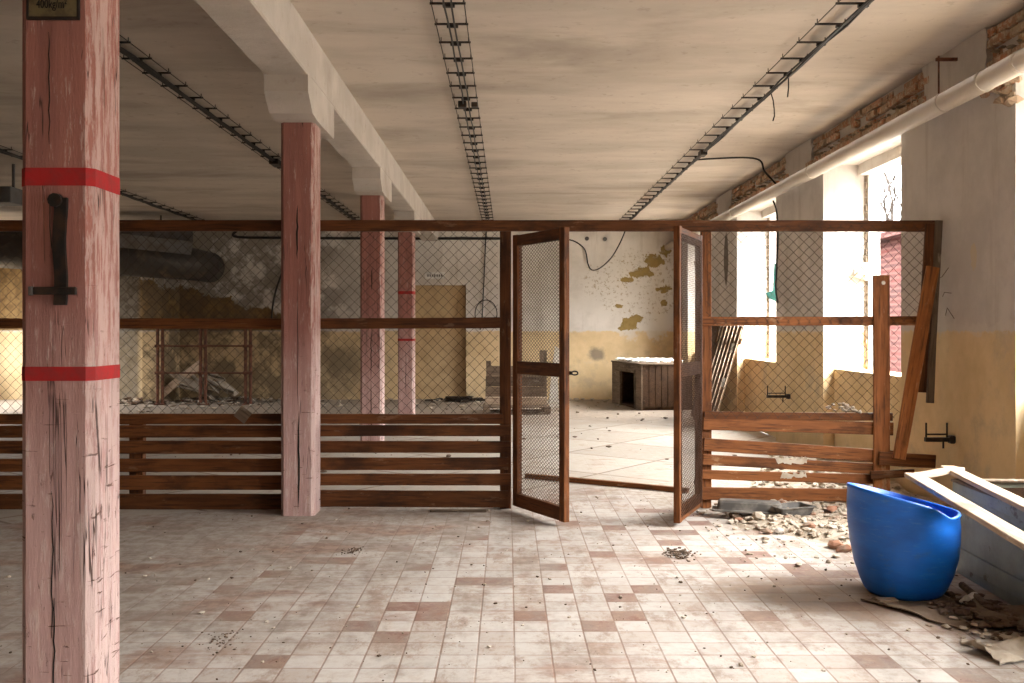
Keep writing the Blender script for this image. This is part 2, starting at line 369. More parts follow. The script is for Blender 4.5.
def empty(name, loc, label, cat, group=None, rz=0, kind=None):
    o = bpy.data.objects.new(name, None); C.objects.link(o); o.location = loc; o.rotation_euler = (0, 0, rz); o.empty_display_size = .1
    return tag(o, label, cat, group, kind)
def struct(name, mb, mat, parent=None, smooth=False):
    o = mb.build(name, mat, parent, smooth=smooth)
    if not parent: o['kind'] = 'structure'
    return o
def rel(parent, p): return Vector(p)-Vector(parent.location)

def plank_mesh(L, hh, th, rg, bow=.004, notch=0, ends=True):
    """board along local X from 0..L, face in XZ (height hh), thickness th along Y; slightly wavy, chamfered"""
    mb = MB(); n = max(3, int(L/.25)); c = min(.004, th*.2)
    prof = lambda z0, z1: [(-th/2+c, z0), (th/2-c, z0), (th/2, z0+c), (th/2, z1-c), (th/2-c, z1), (-th/2+c, z1), (-th/2, z1-c), (-th/2, z0+c)]
    o = 0; vs = []; fs = []
    w1, w2 = rg.uniform(-bow, bow), rg.uniform(-bow, bow)
    for i in range(n+1):
        x = L*i/n
        if ends and i in (0, n): x += rg.uniform(-.006, .006)
        a = w1*math.sin(3.1*i/n)+rg.uniform(-bow, bow)*.35; b = w2*math.sin(3.1*i/n)+rg.uniform(-bow, bow)*.35
        y = w1*.6*math.sin(6.2*i/n)
        vs += [(x, y+p[0], p[1]) for p in prof(a, hh+b)]
    for i in range(n):
        for k in range(8): fs.append((i*8+k, i*8+(k+1) % 8, (i+1)*8+(k+1) % 8, (i+1)*8+k))
    fs += [tuple(range(8)), tuple(range(n*8+7, n*8-1, -1))]
    return mb.add(vs, fs)
def board(name, parent, p0, p1, hh, th, mat, rg=R, bow=.003, face=(0, -1, 0)):
    """board whose bottom-left edge runs p0->p1 (parent-local); 'hh' is measured upwards/sideways in the plane facing 'face'"""
    p0, p1 = Vector(p0), Vector(p1); X = (p1-p0); L = X.length; X.normalize()
    Y = -Vector(face); Y = (Y-X*Y.dot(X)).normalized(); Z = X.cross(Y)
    mx = Matrix(((X.x, Y.x, Z.x, p0.x), (X.y, Y.y, Z.y, p0.y), (X.z, Y.z, Z.z, p0.z), (0, 0, 0, 1)))
    return plank_mesh(L, hh, th, rg, bow).build(name, mat, parent, mx=mx)

# ------------------------------------------------------------------ room shell
XR, XL, YF, YB, ZC = 3.65, -11.5, 20.8, -6.0, 3.82
OPEN = [(-3.65, -1.47), (.5, 2.68), (4.65, 6.83), (8.82, 11.0), (12.94, 15.14), (17.1, 19.3)]
fb = MB(); nx, ny = 30, 54
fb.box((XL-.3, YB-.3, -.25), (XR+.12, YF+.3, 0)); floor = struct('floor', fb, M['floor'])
struct('ceiling', MB().box((XL-.3, YB-.3, ZC), (XR+.75, YF+.3, ZC+.3)), M['ceil'])
# right wall: piers, parapets in shallow niches, lintels
wr = MB(); wr2 = MB()
ed = [YB]+[v for o in OPEN for v in o]+[YF]
rg = random.Random(3)
def jag(y, z0, z1, s, n=7):
    return [(y+s*rg.uniform(-.035, .05), z0+(z1-z0)*i/n) for i in range(n+1)]
ZS, ZO = 3.42, 3.30
jam = MB()
for i in range(0, len(ed), 2):
    a, b = ed[i], ed[i+1]
    wr.box((XR, a, 0), (XR+.5, b, ZS))
    a2 = a+.06 if i == 0 else a-.06
    jam.box((XR+.5, a-(0 if i == 0 else .07), 0), (XR+.63, b+(0 if i+2 >= len(ed) else .07), ZS))
    a3, b3 = (a if i == 0 else a+.42), (b if i+2 >= len(ed) else b-.45)
    pa = jag(a3, ZS, ZC, 1) if i else [(a, ZS), (a, ZC)]
    pb = jag(b3, ZS, ZC, -1) if i+2 < len(ed) else [(b, ZS), (b, ZC)]
    wr.prism(pa+pb[::-1], 'x', XR, XR+.06)
for a, b in OPEN:
    wr.box((XR+.125, a, 0), (XR+.5, b, 1.06))
    jam.box((XR+.40, a, ZO), (XR+.63, b, ZS)); jam.box((XR+.5, a, -.3), (XR+.63, b, 1.04))
wr.box((XR+.055, YB, ZS), (XR+.63, YF, ZC))
wall_r = struct('wall_right', wr, M['wall_right'])
jo = struct('trim_1', jam, M['lime'])
# crumbling strip of brick along the outer jambs + chipped sills
for a, b in OPEN:
    j = MB()
    for z in [1.1+.085*k for k in range(26)]:
        for yy, sgn in ((b, -1), (a, 1)):
            w = rg.uniform(.012, .05)
            y0, y1 = sorted((yy, yy+sgn*w))
            j.box((XR+.478, y0, z), (XR+.503+rg.uniform(0, .02), y1, z+.07))
    j.build('jamb_brick', M['mortar'], jo)
    bk = MB(); mo = MB()
    for k in range(5):
        z0 = ZS-.02+k*.083
        y = a-.46+rg.uniform(-.06, .05)-(.1 if k % 2 else 0)
        dep = [.012, -.02, .035, .0, .015][k]
        while y < b+.42:
            L = .25 if rg.random() < .75 else .12
            if rg.random() < .93:
                bk.cbox((XR+.01+dep+rg.uniform(-.022, .02), y+rg.uniform(-.01, .01), z0+rg.uniform(-.004, .004)), (XR+.09, y+L-.014, z0+.070), .008)
            y += L
    bk.build('exposed_brick', M['brick'], wall_r)
    # ledge of broken mortar halfway up
    n = 26; pts = []
    ml = MB()
    for k in range(n):
        yy = a-.4+(b-a+.8)*k/n
        ml.lump((XR+.02, yy+.04, ZS+.165+rg.uniform(-.015, .03)), rg.uniform(.04, .085), rg, .6)
    ml.build('mortar_ledge', M['mortar'], wall_r)
# chipped corner of brick under the pipe on the near pier
cb = MB()
for k in range(26):
    t = rg.random()
    cb.lump((XR+.005, 6.86+rg.uniform(0, .5)*(1-t*.75), ZS-.03-t*.24), rg.uniform(.10, .18), rg, 1.0)
cb.build('chipped_corner', M['brick'], wall_r)
# far wall with a walled-up doorway recess
AX0, AX1, AZ = (413-508)*YF/F, (466-508)*YF/F, H+(331-285)*YF/F
wf = MB()
wf.box((XL-.3, YF, 0), (AX0, YF+.5, ZC)); wf.box((AX1, YF, 0), (XR+.12, YF+.5, ZC)); wf.box((AX0, YF, AZ), (AX1, YF+.5, ZC))
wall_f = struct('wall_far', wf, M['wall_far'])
MB().box((AX0, YF+.16, 0), (AX1, YF+.5, AZ)).build('blocked_doorway', M['niche'], wall_f)
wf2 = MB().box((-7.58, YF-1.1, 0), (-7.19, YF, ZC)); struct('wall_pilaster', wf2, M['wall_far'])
# left wall with two openings, rear wall with two
wl = MB(); LO = [(18.0, 20.0)]
e = [YB]+[v for o in LO for v in o]+[YF]
for i in range(0, len(e), 2): wl.box((XL-.3, e[i], 0), (XL, e[i+1], ZC))
for a, b in LO: wl.box((XL-.3, a, 0), (XL, b, 1.06)); wl.box((XL-.3, a, 3.35), (XL, b, ZC))
struct('wall_left', wl, M['wall'])
wb = MB(); RO = []
e = [XL-.3]+[v for o in RO for v in o]+[XR+.63]
for i in range(0, len(e), 2): wb.box((e[i], YB-.3, 0), (e[i+1], YB, ZC))
for a, b in RO: wb.box((a, YB-.3, 0), (b, YB, 1.06)); wb.box((a, YB-.3, 3.35), (b, YB, ZC))
struct('wall_rear', wb, M['wall'])

# beam with corbels
CYS = [3.56, 7.70, 11.84, 16.0]; CW = .275; CX0, CX1 = -1.845, -1.57; CTOP = 3.19
bm_ = MB()
BX0, BX1, BZ = -1.88, -1.53, 3.47
bm_.cbox((BX0, YB, BZ), (BX1, YF, ZC+.02), .012)
beam = struct('ceiling_beam', bm_, M['beam'])
for cy in CYS:
    m = cy+.14; q = MB()
    h = .545
    prof = [(m-h, BZ+.01), (m-h, BZ-.13), (m-h+.17, CTOP+.02), (m-h+.36, CTOP), (m+h-.02, CTOP), (m+h, CTOP+.02), (m+h, BZ+.01)]
    q.prism(prof, 'x', BX0+.005, BX1-.005)
    q.build('corbel', M['beam'], beam)

# ------------------------------------------------------------------ columns
def column(y, label, bands):
    t = empty('timber_column', ((CX0+CX1)/2-(.035 if y > 14 else 0)+(.012 if y < 4 else 0), y+CW/2, 0), label, 'column', 'pink timber columns under the beam', kind='thing')
    c = .026; a = CW/2
    q = MB(); rgc = random.Random(int(y*10)); vs = []; fs = []
    zs = [i*CTOP/24 for i in range(25)]
    for z in zs:
        j = lambda: rgc.uniform(-.0006, .0006)
        vs += [(-a+j(), -a+c+j(), z), (-a+c+j(), -a+j(), z), (a-c+j(), -a+j(), z), (a+j(), -a+c+j(), z), (a+j(), a-c+j(), z), (a-c+j(), a+j(), z), (-a+c+j(), a+j(), z), (-a+j(), a-c+j(), z)]
    for i in range(24):
        for k in range(8): fs.append((i*8+k, i*8+(k+1) % 8, (i+1)*8+(k+1) % 8, (i+1)*8+k))
    fs += [tuple(range(8)), tuple(range(24*8, 24*8+8))]
    q.add(vs, fs); q.build('shaft', M['pink'], t)
    for z0, z1 in bands:
        b = MB(); e = .0018; d = a+e
        pl = [(-d, -d+c), (-d+c, -d), (d-c, -d), (d, -d+c), (d, d-c), (d-c, d), (-d+c, d), (-d, d-c)]
        b.prism(pl, 'z', z0, z1); o = b.build('red_band', M['red'], t); o['label'] = 'red painted band'
    return t
BD = [(2.045, 2.112), (1.313, 1.366)]
c1 = column(CYS[0], 'nearest pink timber column, with two red bands, an iron strap and a metal plate', BD)
c2 = column(CYS[1], 'cracked pink timber column standing against the fence, without red bands', [])
c3 = column(CYS[2], 'pink timber column just behind the fence, third along the beam, without red bands', [])
c4 = column(CYS[3]+.2, 'farthest and smallest pink timber column, with two thin red bands', [(2.13, 2.18), (1.33, 1.37)])
def split_crack(col, x0, z0, z1, w, yoff):
    q = MB(); n = 10
    L = []; Rr = []
    for i in range(n+1):
        z = z0+(z1-z0)*i/n; k = math.sin(math.pi*i/n)**.6; o = R.uniform(-.004, .004)
        L.append((x0-w*k/2+o, z)); Rr.append((x0+w*k/2+o+.0006, z))
    q.prism(L+Rr[::-1], 'y', yoff-.0015, yoff+.003); q.build('split', M['ink'], col)
for cc, lst in ((c1, ((-.022, 2.2, 2.62, .003), (-.012, .35, .9, .003), (-.005, .1, .5, .004))), (c3, ((.01, 2.0, 2.3, .012), (.0, .9, 1.5, .01), (.0, .2, .9, .008))), (c4, ((.0, .35, 1.2, .008),))):
    for x0, z0, z1, w in lst: split_crack(cc, x0, z0, z1, w, -CW/2-.001)
split_crack(c2, .0, 2.08, 2.52, .014, -CW/2-.001); split_crack(c2, .01, .06, .85, .015, -CW/2-.001); split_crack(c2, .004, .9, 1.9, .004, -CW/2-.001)
# load plate and strap on the nearest column
fy = CYS[0]-.004
pl = empty('load_plate', (-1.70, fy, 2.67), 'tarnished metal load plate lettered 400 kg/m², high on the nearest column', 'plate')
w = .094
MB().cbox((-w, -.008, 0), (w, 0, .15), .003).build('plate', M['plate'], pl)
fr = MB()
for a, b in (((-w-.004, -.011, -.006), (w+.004, 0.002, .004)), ((-w-.004, -.011, .146), (w+.004, .002, .156)), ((-w-.004, -.011, .004), (-w+.004, .002, .146)), ((w-.004, -.011, .004), (w+.004, .002, .146))): fr.box(a, b)
fr.build('plate_frame', M['iron'], pl)
def text_part(txt, size, loc, parent, mat, name='lettering', extr=.001):
    cu = bpy.data.curves.new(name, 'FONT'); cu.body = txt; cu.size = size; cu.align_x = 'CENTER'; cu.extrude = extr
    to = bpy.data.objects.new(name+'_t', cu); C.objects.link(to); bpy.context.view_layer.update()
    me = bpy.data.meshes.new_from_object(to.evaluated_get(bpy.context.evaluated_depsgraph_get())); me.name = name
    bpy.data.objects.remove(to); me.materials.clear(); me.materials.append(mat)
    o = bpy.data.objects.new(name, me); C.objects.link(o); o.parent = parent; o.location = loc; o.rotation_euler = (math.pi/2, 0, 0); return o
tx = text_part('400kg/m²', .046, (-.004, -.0095, .036), pl, M['ink'], extr=.0012); tx.scale = (.66, 1, 1)
st = empty('iron_strap', (-1.66, fy, 1.587), 'black iron strap with a short crossbar, fixed upright on the nearest column', 'strap')
rs = random.Random(5)
sb = MB(); prev = None
xs = [(-.016+.006*math.sin(i*.9), .025-.001*i) for i in range(9)]
pr = [(-.012+.004*math.sin(i), i*.40/8+.01) for i in range(9)]
sb.prism([(p[0]-.022-.0*p[1], p[1]) for p in pr]+[(p[0]+.024, p[1]) for p in pr[::-1]], 'y', -.018, -.003)
sb.build('strap', M['iron'], st)
MB().cbox((-.105, -.03, .048), (.055, -.016, .077), .003).build('crossbar', M['iron'], st)
kb = MB(); kb.tube([(-.025, -.002, .40), (-.025, -.03, .40)], .026, 10); kb.build('knob', M['iron'], st)
lp = MB(); lp.tube([(-.045, -.02, .39), (-.043, -.025, .3), (-.038, -.02, .22)], .0022, 5); lp.build('wire_loop', M['wire'], st)
MB().cbox((-.122, -.031, .045), (-.106, -.017, .079), .002).build('bar_end', M['grey'], st)

# ------------------------------------------------------------------ fence
YP, YR_ = 8.02, 7.985     # posts behind, rails and planks in front
S = F/YR_
def zy(y): return H-(y-331)/S
def xx(x): return (x-508)/S
def chain(mb, x0, x1, z0, z1, p, y, r=.0017, wav=.008, rg=R):
    sl = 1.0
    k = x0-(z1-z0)
    while k < x1:
        for sgn in (1, -1):
            pts = []
            xs_ = k; n = int(round((z1-z0)/p*2))
            for i in range(n+1):
                t = i/n; z = z0+(z1-z0)*t if sgn > 0 else z1-(z1-z0)*t
                x = xs_+(z1-z0)*t
                if x0-1e-6 <= x <= x1+1e-6:
                    pts.append((x+rg.uniform(-.003, .003), y+wav*math.sin(x*2.3+z*1.7)+(.002 if i % 2 else -.002)*sgn, z+rg.uniform(-.003, .003)))
                elif pts: break
            if len(pts) > 1: mb.tube(pts, r, 4, False)
        k += p
FL = -6.6
fl = empty('mesh_fence', (0, 8.0, 0), 'long brown timber fence with chain-link panels, behind the columns up to the open gate', 'fence')
fl.location = (0, 0, 0)
def rail(par, name, x0, x1, yb0, yb1, hh, mat, y=YR_+.0175, th=.035):
    return board(name, par, (x0, y, zy(yb0)), (x1, y, zy(yb1)), hh, th, mat)
TR = .093
rail(fl, 'top_rail', FL, 3.62, 231, 231.5, TR, M['fence'], YR_+.02, .05)
rail(fl, 'middle_rail', FL, -1.62, 328.5, 329, .088, M['fence']); rail(fl, 'middle_rail', -1.62, xx(501), 329, 328, .09, M['fence'])
rail(fl, 'lower_rail', FL, -1.62, 424.5, 424, .086, M['fence']); rail(fl, 'lower_rail', -1.62, xx(503), 424, 424, .084, M['fence'])
for x0, x1, rows in ((FL, -1.75, ((438, .10), (454.3, .112), (471.5, .112), (489.6, .122), (512, .15))),
                     (-1.70, xx(510), ((436.6, .094), (452.4, .098), (470, .104), (485.6, .098), (507.5, .14)))):
    for yb, hh in rows:
        rail(fl, 'plank', x0, x1+R.uniform(-.02, .01), yb+R.uniform(-.5, .5), yb+R.uniform(-.7, .7), hh, M['fence'], YR_+.014, .028)
for px, pw, zt in ((-3.14, .12, .80), (-5.3, .12, 2.43), (-1.69, .14, 2.42), (xx(505.5), .095, 2.43)):
    board('post', fl, (px+pw/2, YP+.035, 0.0), (px+pw/2, YP+.035, zt), pw, .07, M['fence'], bow=.002)
ch = MB(); chain(ch, FL, xx(500), zy(414), zy(231), 0.088, YP+.012)
ch.build('wire_mesh', M['wire'], fl)
# right-hand bay, broken
fr_ = empty('mesh_fence', (0, 0, 0), 'short broken fence bay right of the gate, with gapped slipped planks', 'fence')
board('post', fr_, (1.718, YP+.035, 0), (1.718, YP+.035, 2.35), .084, .07, M['fence_b'], bow=.002)
rail(fr_, 'middle_rail', 1.634, xx(918), 326, 325.5, .078, M['fence_b'])
rail(fr_, 'lower_rail', 1.66, xx(893), 419.5, 421, .066, M['fence'])
for a, b, x1, hh in ((430, 435.5, 893, .108), (451, 463.5, 893, .107), (465, 474.5, 880, .088), (479.3, 484, 878, .078), (500, 502, 870, .105)):
    rail(fr_, 'plank', xx(702)+R.uniform(.0, .02), xx(x1), a, b, hh, M['fence_b'], YR_+.014, .028)
board('upright_board', fr_, (xx(889), YR_-.016, zy(492)), (xx(888.5), YR_-.016, zy(276)), .137, .028, M['fence_b'], bow=.003)
for q_ in ((882, 283),):
    MB().tube([(xx(q_[0]), YR_-.033, zy(q_[1])), (xx(q_[0]), YR_-.027, zy(q_[1]))], .017, 8).build('bolt_hole', M['white'], fr_)
board('end_batten', fr_, (xx(931), YR_-.045, zy(402)), (xx(940), YR_-.045, zy(222)), .06, .03, M['grey_wood'], bow=.006)
board('end_batten', fr_, (xx(926), YR_-.012, zy(392)), (xx(935), YR_-.012, zy(224)), .085, .03, M['fence'], bow=.006)
ch = MB(); chain(ch, 1.66, xx(902), zy(418), zy(322), .088, YR_-.012, .0017, .006); chain(ch, 1.66, xx(932), zy(322), zy(225), .088, YR_-.012, .0017, .006)
ch.build('wire_mesh', M['wire'], fr_)
mk = MB(); rsp = random.Random(4)
for y0, y1, xa, xb in ((455.5, 464.8, 776, 807), (470.2, 479, 781, 806)):
    top = [(xx(xa+(xb-xa)*k/15+rsp.uniform(-1.5, 1.5)), zy(y0+rsp.uniform(0, 4.5)+(2 if k in (0, 15) else 0))) for k in range(16)]
    bot = [(xx(xa+(xb-xa)*k/15+rsp.uniform(-1, 1)), zy(y1-rsp.uniform(0, 3))) for k in range(16)]
    mk.prism(top+bot[::-1], 'y', YR_-.0045, YR_-.001)
o = mk.build('paint_splash', M['rubble'], fr_); o['label'] = 'white paint splash'
# loose boards at the right end
tag(board('loose_board', None, (xx(901), YR_-.085, zy(458)), (xx(936), YR_-.055, zy(268)), .105, .028, M['fence_b'], bow=.005),
    'brown board leaning diagonally against the right end of the fence', 'board')
tag(board('loose_board', None, (xx(876), YR_-.055, zy(464)), (xx(931), YR_-.06, zy(467)), .11, .026, M['fence']),
    'short brown board end jutting out past the fence towards the wall', 'board')
tag(board('loose_board', None, (xx(868), YR_-.05, zy(478)), (xx(911), YR_-.05, zy(476)), .065, .026, M['fence']),
    'lowest narrow board stub behind the rim of the blue tub', 'board')
card = MB(); card.cbox((-.055, -.004, -.055), (.055, .004, .055), .001)
co = card.build('card_tag', M['grey_wood'], None, mx=Matrix.Translation((xx(243), YR_-.006, zy(414.5))) @ Matrix.Rotation(math.radians(38), 4, 'Y'))
tag(co, 'small square scrap of board stuck askew on the lower fence rail', 'scrap')
ch_ = MB(); rg2 = random.Random(9)
for k in range(26):
    t = rg2.random(); ch_.lump((xx(829+t*32), YR_+.02+rg2.uniform(-.015, .02), zy(412)+rg2.uniform(.01, .075)*math.sin(math.pi*(t*.8+.2))), rg2.uniform(.03, .06), rg2, .8)
tag(ch_.build('plaster_crumbs', M['rubble']), 'little heap of broken plaster lying on the lower fence rail', 'rubble', kind='stuff')

# gates
def gate(name, hx, ang, sgn, label):
    W, T, Z0, Z1 = .80, .05, .036, 2.30
    g = empty(name, (hx, YR_-.02, 0), label, 'gate', 'mesh gates in the fence', rz=ang)
    wm = M['fence']
    sw = .074
    # local x: from hinge to free edge, y thickness
    def b(nm, x0, x1, z0, z1, vertical, mat=wm):
        if vertical:
            return board(nm, g, (x1, 0, z0), (x1, 0, z1), x1-x0, T, mat, bow=.0015)
        return board(nm, g, (x0, 0, z0), (x1, 0, z0), z1-z0, T*.9, mat, bow=.0015)
    b('stile', 0, sw, Z0, Z1, True); b('stile', W-sw, W, Z0, Z1, True)
    b('gate_rail', sw-.002, W-sw+.002, Z1-.095, Z1-.004, False); b('gate_rail', sw-.002, W-sw+.002, Z0+.002, Z0+.11, False)
    b('gate_rail', sw-.002, W-sw+.002, 1.145, 1.25, False)
    m = MB(); px, pz = .046, .030; x0, x1, z0, z1 = sw-.01, W-sw+.01, Z0+.10, Z1-.09; my = 0
    if sgn > 0: x0, x1, z0, z1, my = .03, W-.03, Z0+.04, Z1-.05, T/2+.003
    sl = pz/px; k = z0-(x1-x0)*sl
    while k < z1:
        for s2 in (1, -1):
            # line z = k + sl*(x-x0) or mirrored
            xa, xb = x0, x1
            t0 = max(0, (z0-k)/sl); t1 = min(x1-x0, (z1-k)/sl)
            if t1 > t0:
                if s2 > 0: p, q = (x0+t0, my, k+sl*t0), (x0+t1, my, k+sl*t1)
                else: p, q = (x1-t0, my+.0005, k+sl*t0), (x1-t1, my+.0005, k+sl*t1)
                m.tube([p, q], .0026, 3, False)
        k += pz
    m.build('mesh_panel', M['gatemesh'], g)
    for z in (.22, 1.17, 2.05):
        h = MB(); h.cbox((-.035, -.03*sgn-.008, z), (.05, -.03*sgn+.004, z+.035), .002); h.tube([(-.006, -.022*sgn, z-.01), (-.006, -.022*sgn, z+.045)], .009, 8)
        h.build('hinge', M['iron'], g)
    return g
import math as _m
gl = gate('mesh_gate', .06, math.atan2(-.69, .385), -1, 'open mesh gate leaf hinged at the left post, with a latch ring')
gr = gate('mesh_gate', 1.607, math.atan2(-.725, -.32), 1, 'open mesh gate leaf hinged at the right post, seen almost edge-on')
lt = MB(); lt.cbox((.72, .024, 1.165), (.83, .036, 1.192), .002); lt.build('latch_plate', M['iron'], gl)
ring = MB(); ring.tube([(.83+.01*math.cos(a*.5236), .052+.024*math.cos(a*.5236), 1.178+.014*math.sin(a*.5236)) for a in range(13)], .006, 6, False); ring.build('latch_ring', M['iron'], gl)
# bar lying across the gateway
tb = MB(); a, b = P(526, 478, 950*1.5/147), P(688, 493, 950*1.5/162)
tag(board('floor_bar', None, (a.x, a.y, .001), (b.x, b.y, .001), .045, .05, M['fence_b']), 'brown timber bar lying on the floor behind the open gates', 'bar')

# ------------------------------------------------------------------ cable ladders, pipes, ducts
ZT = 3.78
def ladder(X, label, y0=3.0, y1=20.6, wl_=.12, wr_=.11, cables=((-.02, .007), (.025, .007)), drop=0):
    t = empty('cable_ladder', (X, y0, ZT), label, 'cable ladder', 'cable ladders under the ceiling')
    n = int((y1-y0)/.445)
    for sx in (-wl_, wr_):
        MB().tube([(sx, 0, 0), (sx, y1-y0, 0)], .0042, 5).build('side_wire', M['iron'], t)
    for k in range(n+1):
        y = .05+k*.445
        r_ = MB(); r_.box((-wl_-.01, y-.007, -.008), (wr_+.01, y+.007, .006))
        r_.box((-wl_+.004, y-.003, .0), (-wl_+.010, y+.003, ZC-ZT-.001)); r_.box((wr_-.010, y-.003, .0), (wr_-.004, y+.003, ZC-ZT-.001))
        r = r_.build('rung', M['iron'], t)
        c = MB(); c.cbox((cables[0][0]-.02, y-.016, -.028), (cables[-1][0]+.02, y+.016, -.006), .003); c.build('clamp', M['cable'], r)
    for cx, rad in cables:
        pts = [(cx+R.uniform(-.008, .008), (y1-y0)*i/44, -.024+R.uniform(-.012, .004)) for i in range(45)]
        MB().tube(pts, rad, 6).build('cable', M['cable'], t)
    return t
lm = ladder(-.415, 'black cable ladder under the middle of the ceiling, right of the beam')
bx = MB(); yb_ = 9.46-3
bx.cbox((-.08, yb_-.06, -.06), (.0, yb_+.06, .0), .006); bx.cbox((.05, yb_-.03, -.05), (.11, yb_+.06, -.005), .005); bx.build('junction_box', M['iron'], lm)
lr = ladder(2.42, 'black cable ladder carrying a thick cable bundle, beside the window wall', cables=((.035, .008), (.05, .010), (.068, .009)), wl_=.13, wr_=.09)
tl = MB(); tl.tube([(.075, 5.45, -.02), (.06, 5.4, -.13), (.04, 5.36, -.22)], .006, 6); tl.tube([(.07, 6.0, -.02), (.105, 6.05, -.08), (.115, 6.05, -.16), (.105, 6.0, -.24), (.09, 6.0, -.29)], .006, 6); tl.build('loose_cable_end', M['cable'], lr)
MB().cbox((.0, 8.9, -.07), (.08, 9.1, -.0), .006).build('junction_box', M['iron'], lr)
ll = ladder(-3.10, 'black cable ladder behind the nearest column, left of the beam', cables=((-.02, .012), (.0, .011), (.02, .013)))
MB().cbox((-.06, 9.55, -.07), (.06, 9.85, -.0), .006).build('junction_box', M['iron'], ll)
MB().tube([(.02, 9.8, -.03), (.12, 9.9, -.12), (.16, 9.95, -.35), (.17, 9.95, -.6)], .014, 6).build('cable_tail', M['cable'], ll)
ladder(-6.35, 'farthest-left black cable ladder, left of the nearest column', cables=((-.02, .014), (.025, .014)))
def cable(name, pts, r, label, cat='cable', mat='cable', sub=6):
    # smooth path (Catmull-Rom)
    p = [Vector(q) for q in pts]; out = []
    for i in range(len(p)-1):
        a, b, c, d = p[max(i-1, 0)], p[i], p[i+1], p[min(i+2, len(p)-1)]
        for k in range(sub):
            t = k/sub; out.append(.5*((2*b)+(c-a)*t+(2*a-5*b+4*c-d)*t*t+(3*b-a-3*c+d)*t**3))
    out.append(p[-1])
    return tag(MB().tube(out, r, 6).build(name, M[mat], smooth=True), label, cat)
# conduit from the right ladder to the wall pipe, then down the pier
dq = 12.35
cable('ceiling_conduit', [(2.46, 12.6, 3.77), (2.8, 12.6, 3.79), (3.15, 12.55, 3.79), (3.32, 12.5, 3.74), (3.36, 12.45, 3.6), (3.46, 12.42, 3.47), (3.50, 12.4, 3.42)], .013, 'black conduit curving from the right cable ladder down to the cream pipe')
cable('pier_cable', [(3.60, 12.9, 3.27), (3.63, 12.85, 3.12), (3.635, 12.8, 2.8), (3.635, 12.86, 2.4), (3.635, 12.9, 2.1), (3.63, 12.83, 1.95), (3.62, 12.75, 1.88)], .012, 'black cable hanging down the pier between the windows')
cable('pull_cable', [P(480, 330, YF-.03), P(482, 318, YF-.03), P(484, 280, YF-.03), P(486, 232, YF-.03)], .012, 'thin black cable running down the far wall to a coil')
cl = [P(486+11*math.cos(a*.35), 314+14*math.sin(a*.35), YF-.03-.001*a) for a in range(24)]
cable('cable_coil', cl, .010, 'coiled loop of black cable hanging on the far wall', sub=2)
cable('wall_cable', [P(627, 226, 20.0), P(620, 243, 20.4), P(611, 258, 20.6), P(600, 268, 20.7), P(592, 270, 20.72), P(588, 264, 20.74), P(585, 250, 20.76), P(576, 242, 20.76), P(566, 239, 20.76)], .014, 'black cable sagging across the far wall from the ceiling, seen through the gateway')
cable('wall_conduit', [P(236, 231, YF-.03), P(238, 237, YF-.03), P(300, 238, YF-.03), P(400, 238.5, YF-.03), P(500, 238.5, YF-.03)], .03, 'dark conduit running level along the top of the far wall', 'conduit')
cable('hanging_cable', [P(284, 268, YF-.04), P(276, 290, YF-.05), P(272, 312, YF-.04), P(272, 330, YF-.04)], .02, 'dark cable hanging beside the cracked column, far wall behind')
for k, (px, py) in enumerate(((587, 238.5), (605, 239))):
    v = MB(); p = P(px, py, YF-.04); v.tube([p, p+Vector((0, .06, 0))], .045, 12)
    tag(v.build('wall_rosette', M['grey']), 'round fitting high on the far wall, %s of the sagging cable' % ('left' if k == 0 else 'beside the right end'), 'fitting')
sg = MB(); a, b = P(425, 279, YF-.02), P(445, 272, YF-.02); sg.cbox((a.x, a.y, a.z), (b.x, b.y+.02, b.z), .004)
sgo = tag(sg.build('door_sign', M['tag']), 'small white sign above the walled-up doorway on the far wall', 'sign')
lw = MB()
for k in range(7): lw.box((a.x+.05+k*.05, a.y-.003, a.z+.05), (a.x+.05+k*.05+.03, a.y+.001, a.z+.10))
lw.build('sign_writing', M['grey'], sgo)
pipe = empty('wall_pipe', (3.5, 0, 3.335), 'cream pipe running the length of the window wall below the ceiling', 'pipe')
MB().tube([(0, YB+.05, 0), (0, YF-.02, 0)], .078, 20).build('pipe_run', M['pipe'], pipe, smooth=True)
for y in (-1, 2.5, 6.45, 6.95, 7.6, 10.9, 14.6, 18.2):
    MB().tube([(0, y, 0), (0, y+.035, 0)], .0835, 20).build('collar', M['pipe'], pipe)
br = MB(); br.tube([(0, 7.72, .07), (0, 7.72, .40)], .008, 6); br.box((-.02, 7.71, .36), (.155, 7.735, .385)); br.build('hanger', M['rust'], pipe)
for y in (-2.5, 2.0, 6.2, 11.6, 16.0):
    br = MB(); br.box((.05, y-.015, -.012), (.155, y+.015, .012)); br.build('wall_clip', M['rust'], pipe)
# air duct on the left
p0, p1, p2 = P(203, 266, 20.3), P(120, 257, 18.9), P(-60, 243, 18.0)
dd = empty('air_duct', p0, 'thick sooty round air duct hanging along the upper far wall behind the fence', 'duct')
q = MB(); pth = [rel(dd, v) for v in (p0, p0+Vector((-.05, -.75, .0)), p0+Vector((-.3, -1.05, 0)), p1, p2)]
q.tube([pth[0]+Vector((.0, .45, 0))]+pth, [.33, .33, .34, .34, .37, .40], 20); q.build('pipe', M['duct'], dd, smooth=True)
for v in (pth[3],):
    dr = (pth[3]-pth[0]).normalized(); MB().tube([v-dr*.03, v+dr*.03], .40, 20).build('flange', M['duct'], dd)
MB().tube([(pth[2]+pth[3])/2+Vector((.3, 0, .3)), (pth[2]+pth[3])/2+Vector((.3, 0, ZC-p0.z))], .015, 6).build('hanger', M['iron'], dd)
p0, p1 = P(192, 243, 18.9), P(110, 234, 18.3)
g = MB(); g.tube([p0, p1], .24, 4)
tag(g.build('flat_duct', M['grey']), 'grey boxy duct running above the sooty round duct', 'duct')
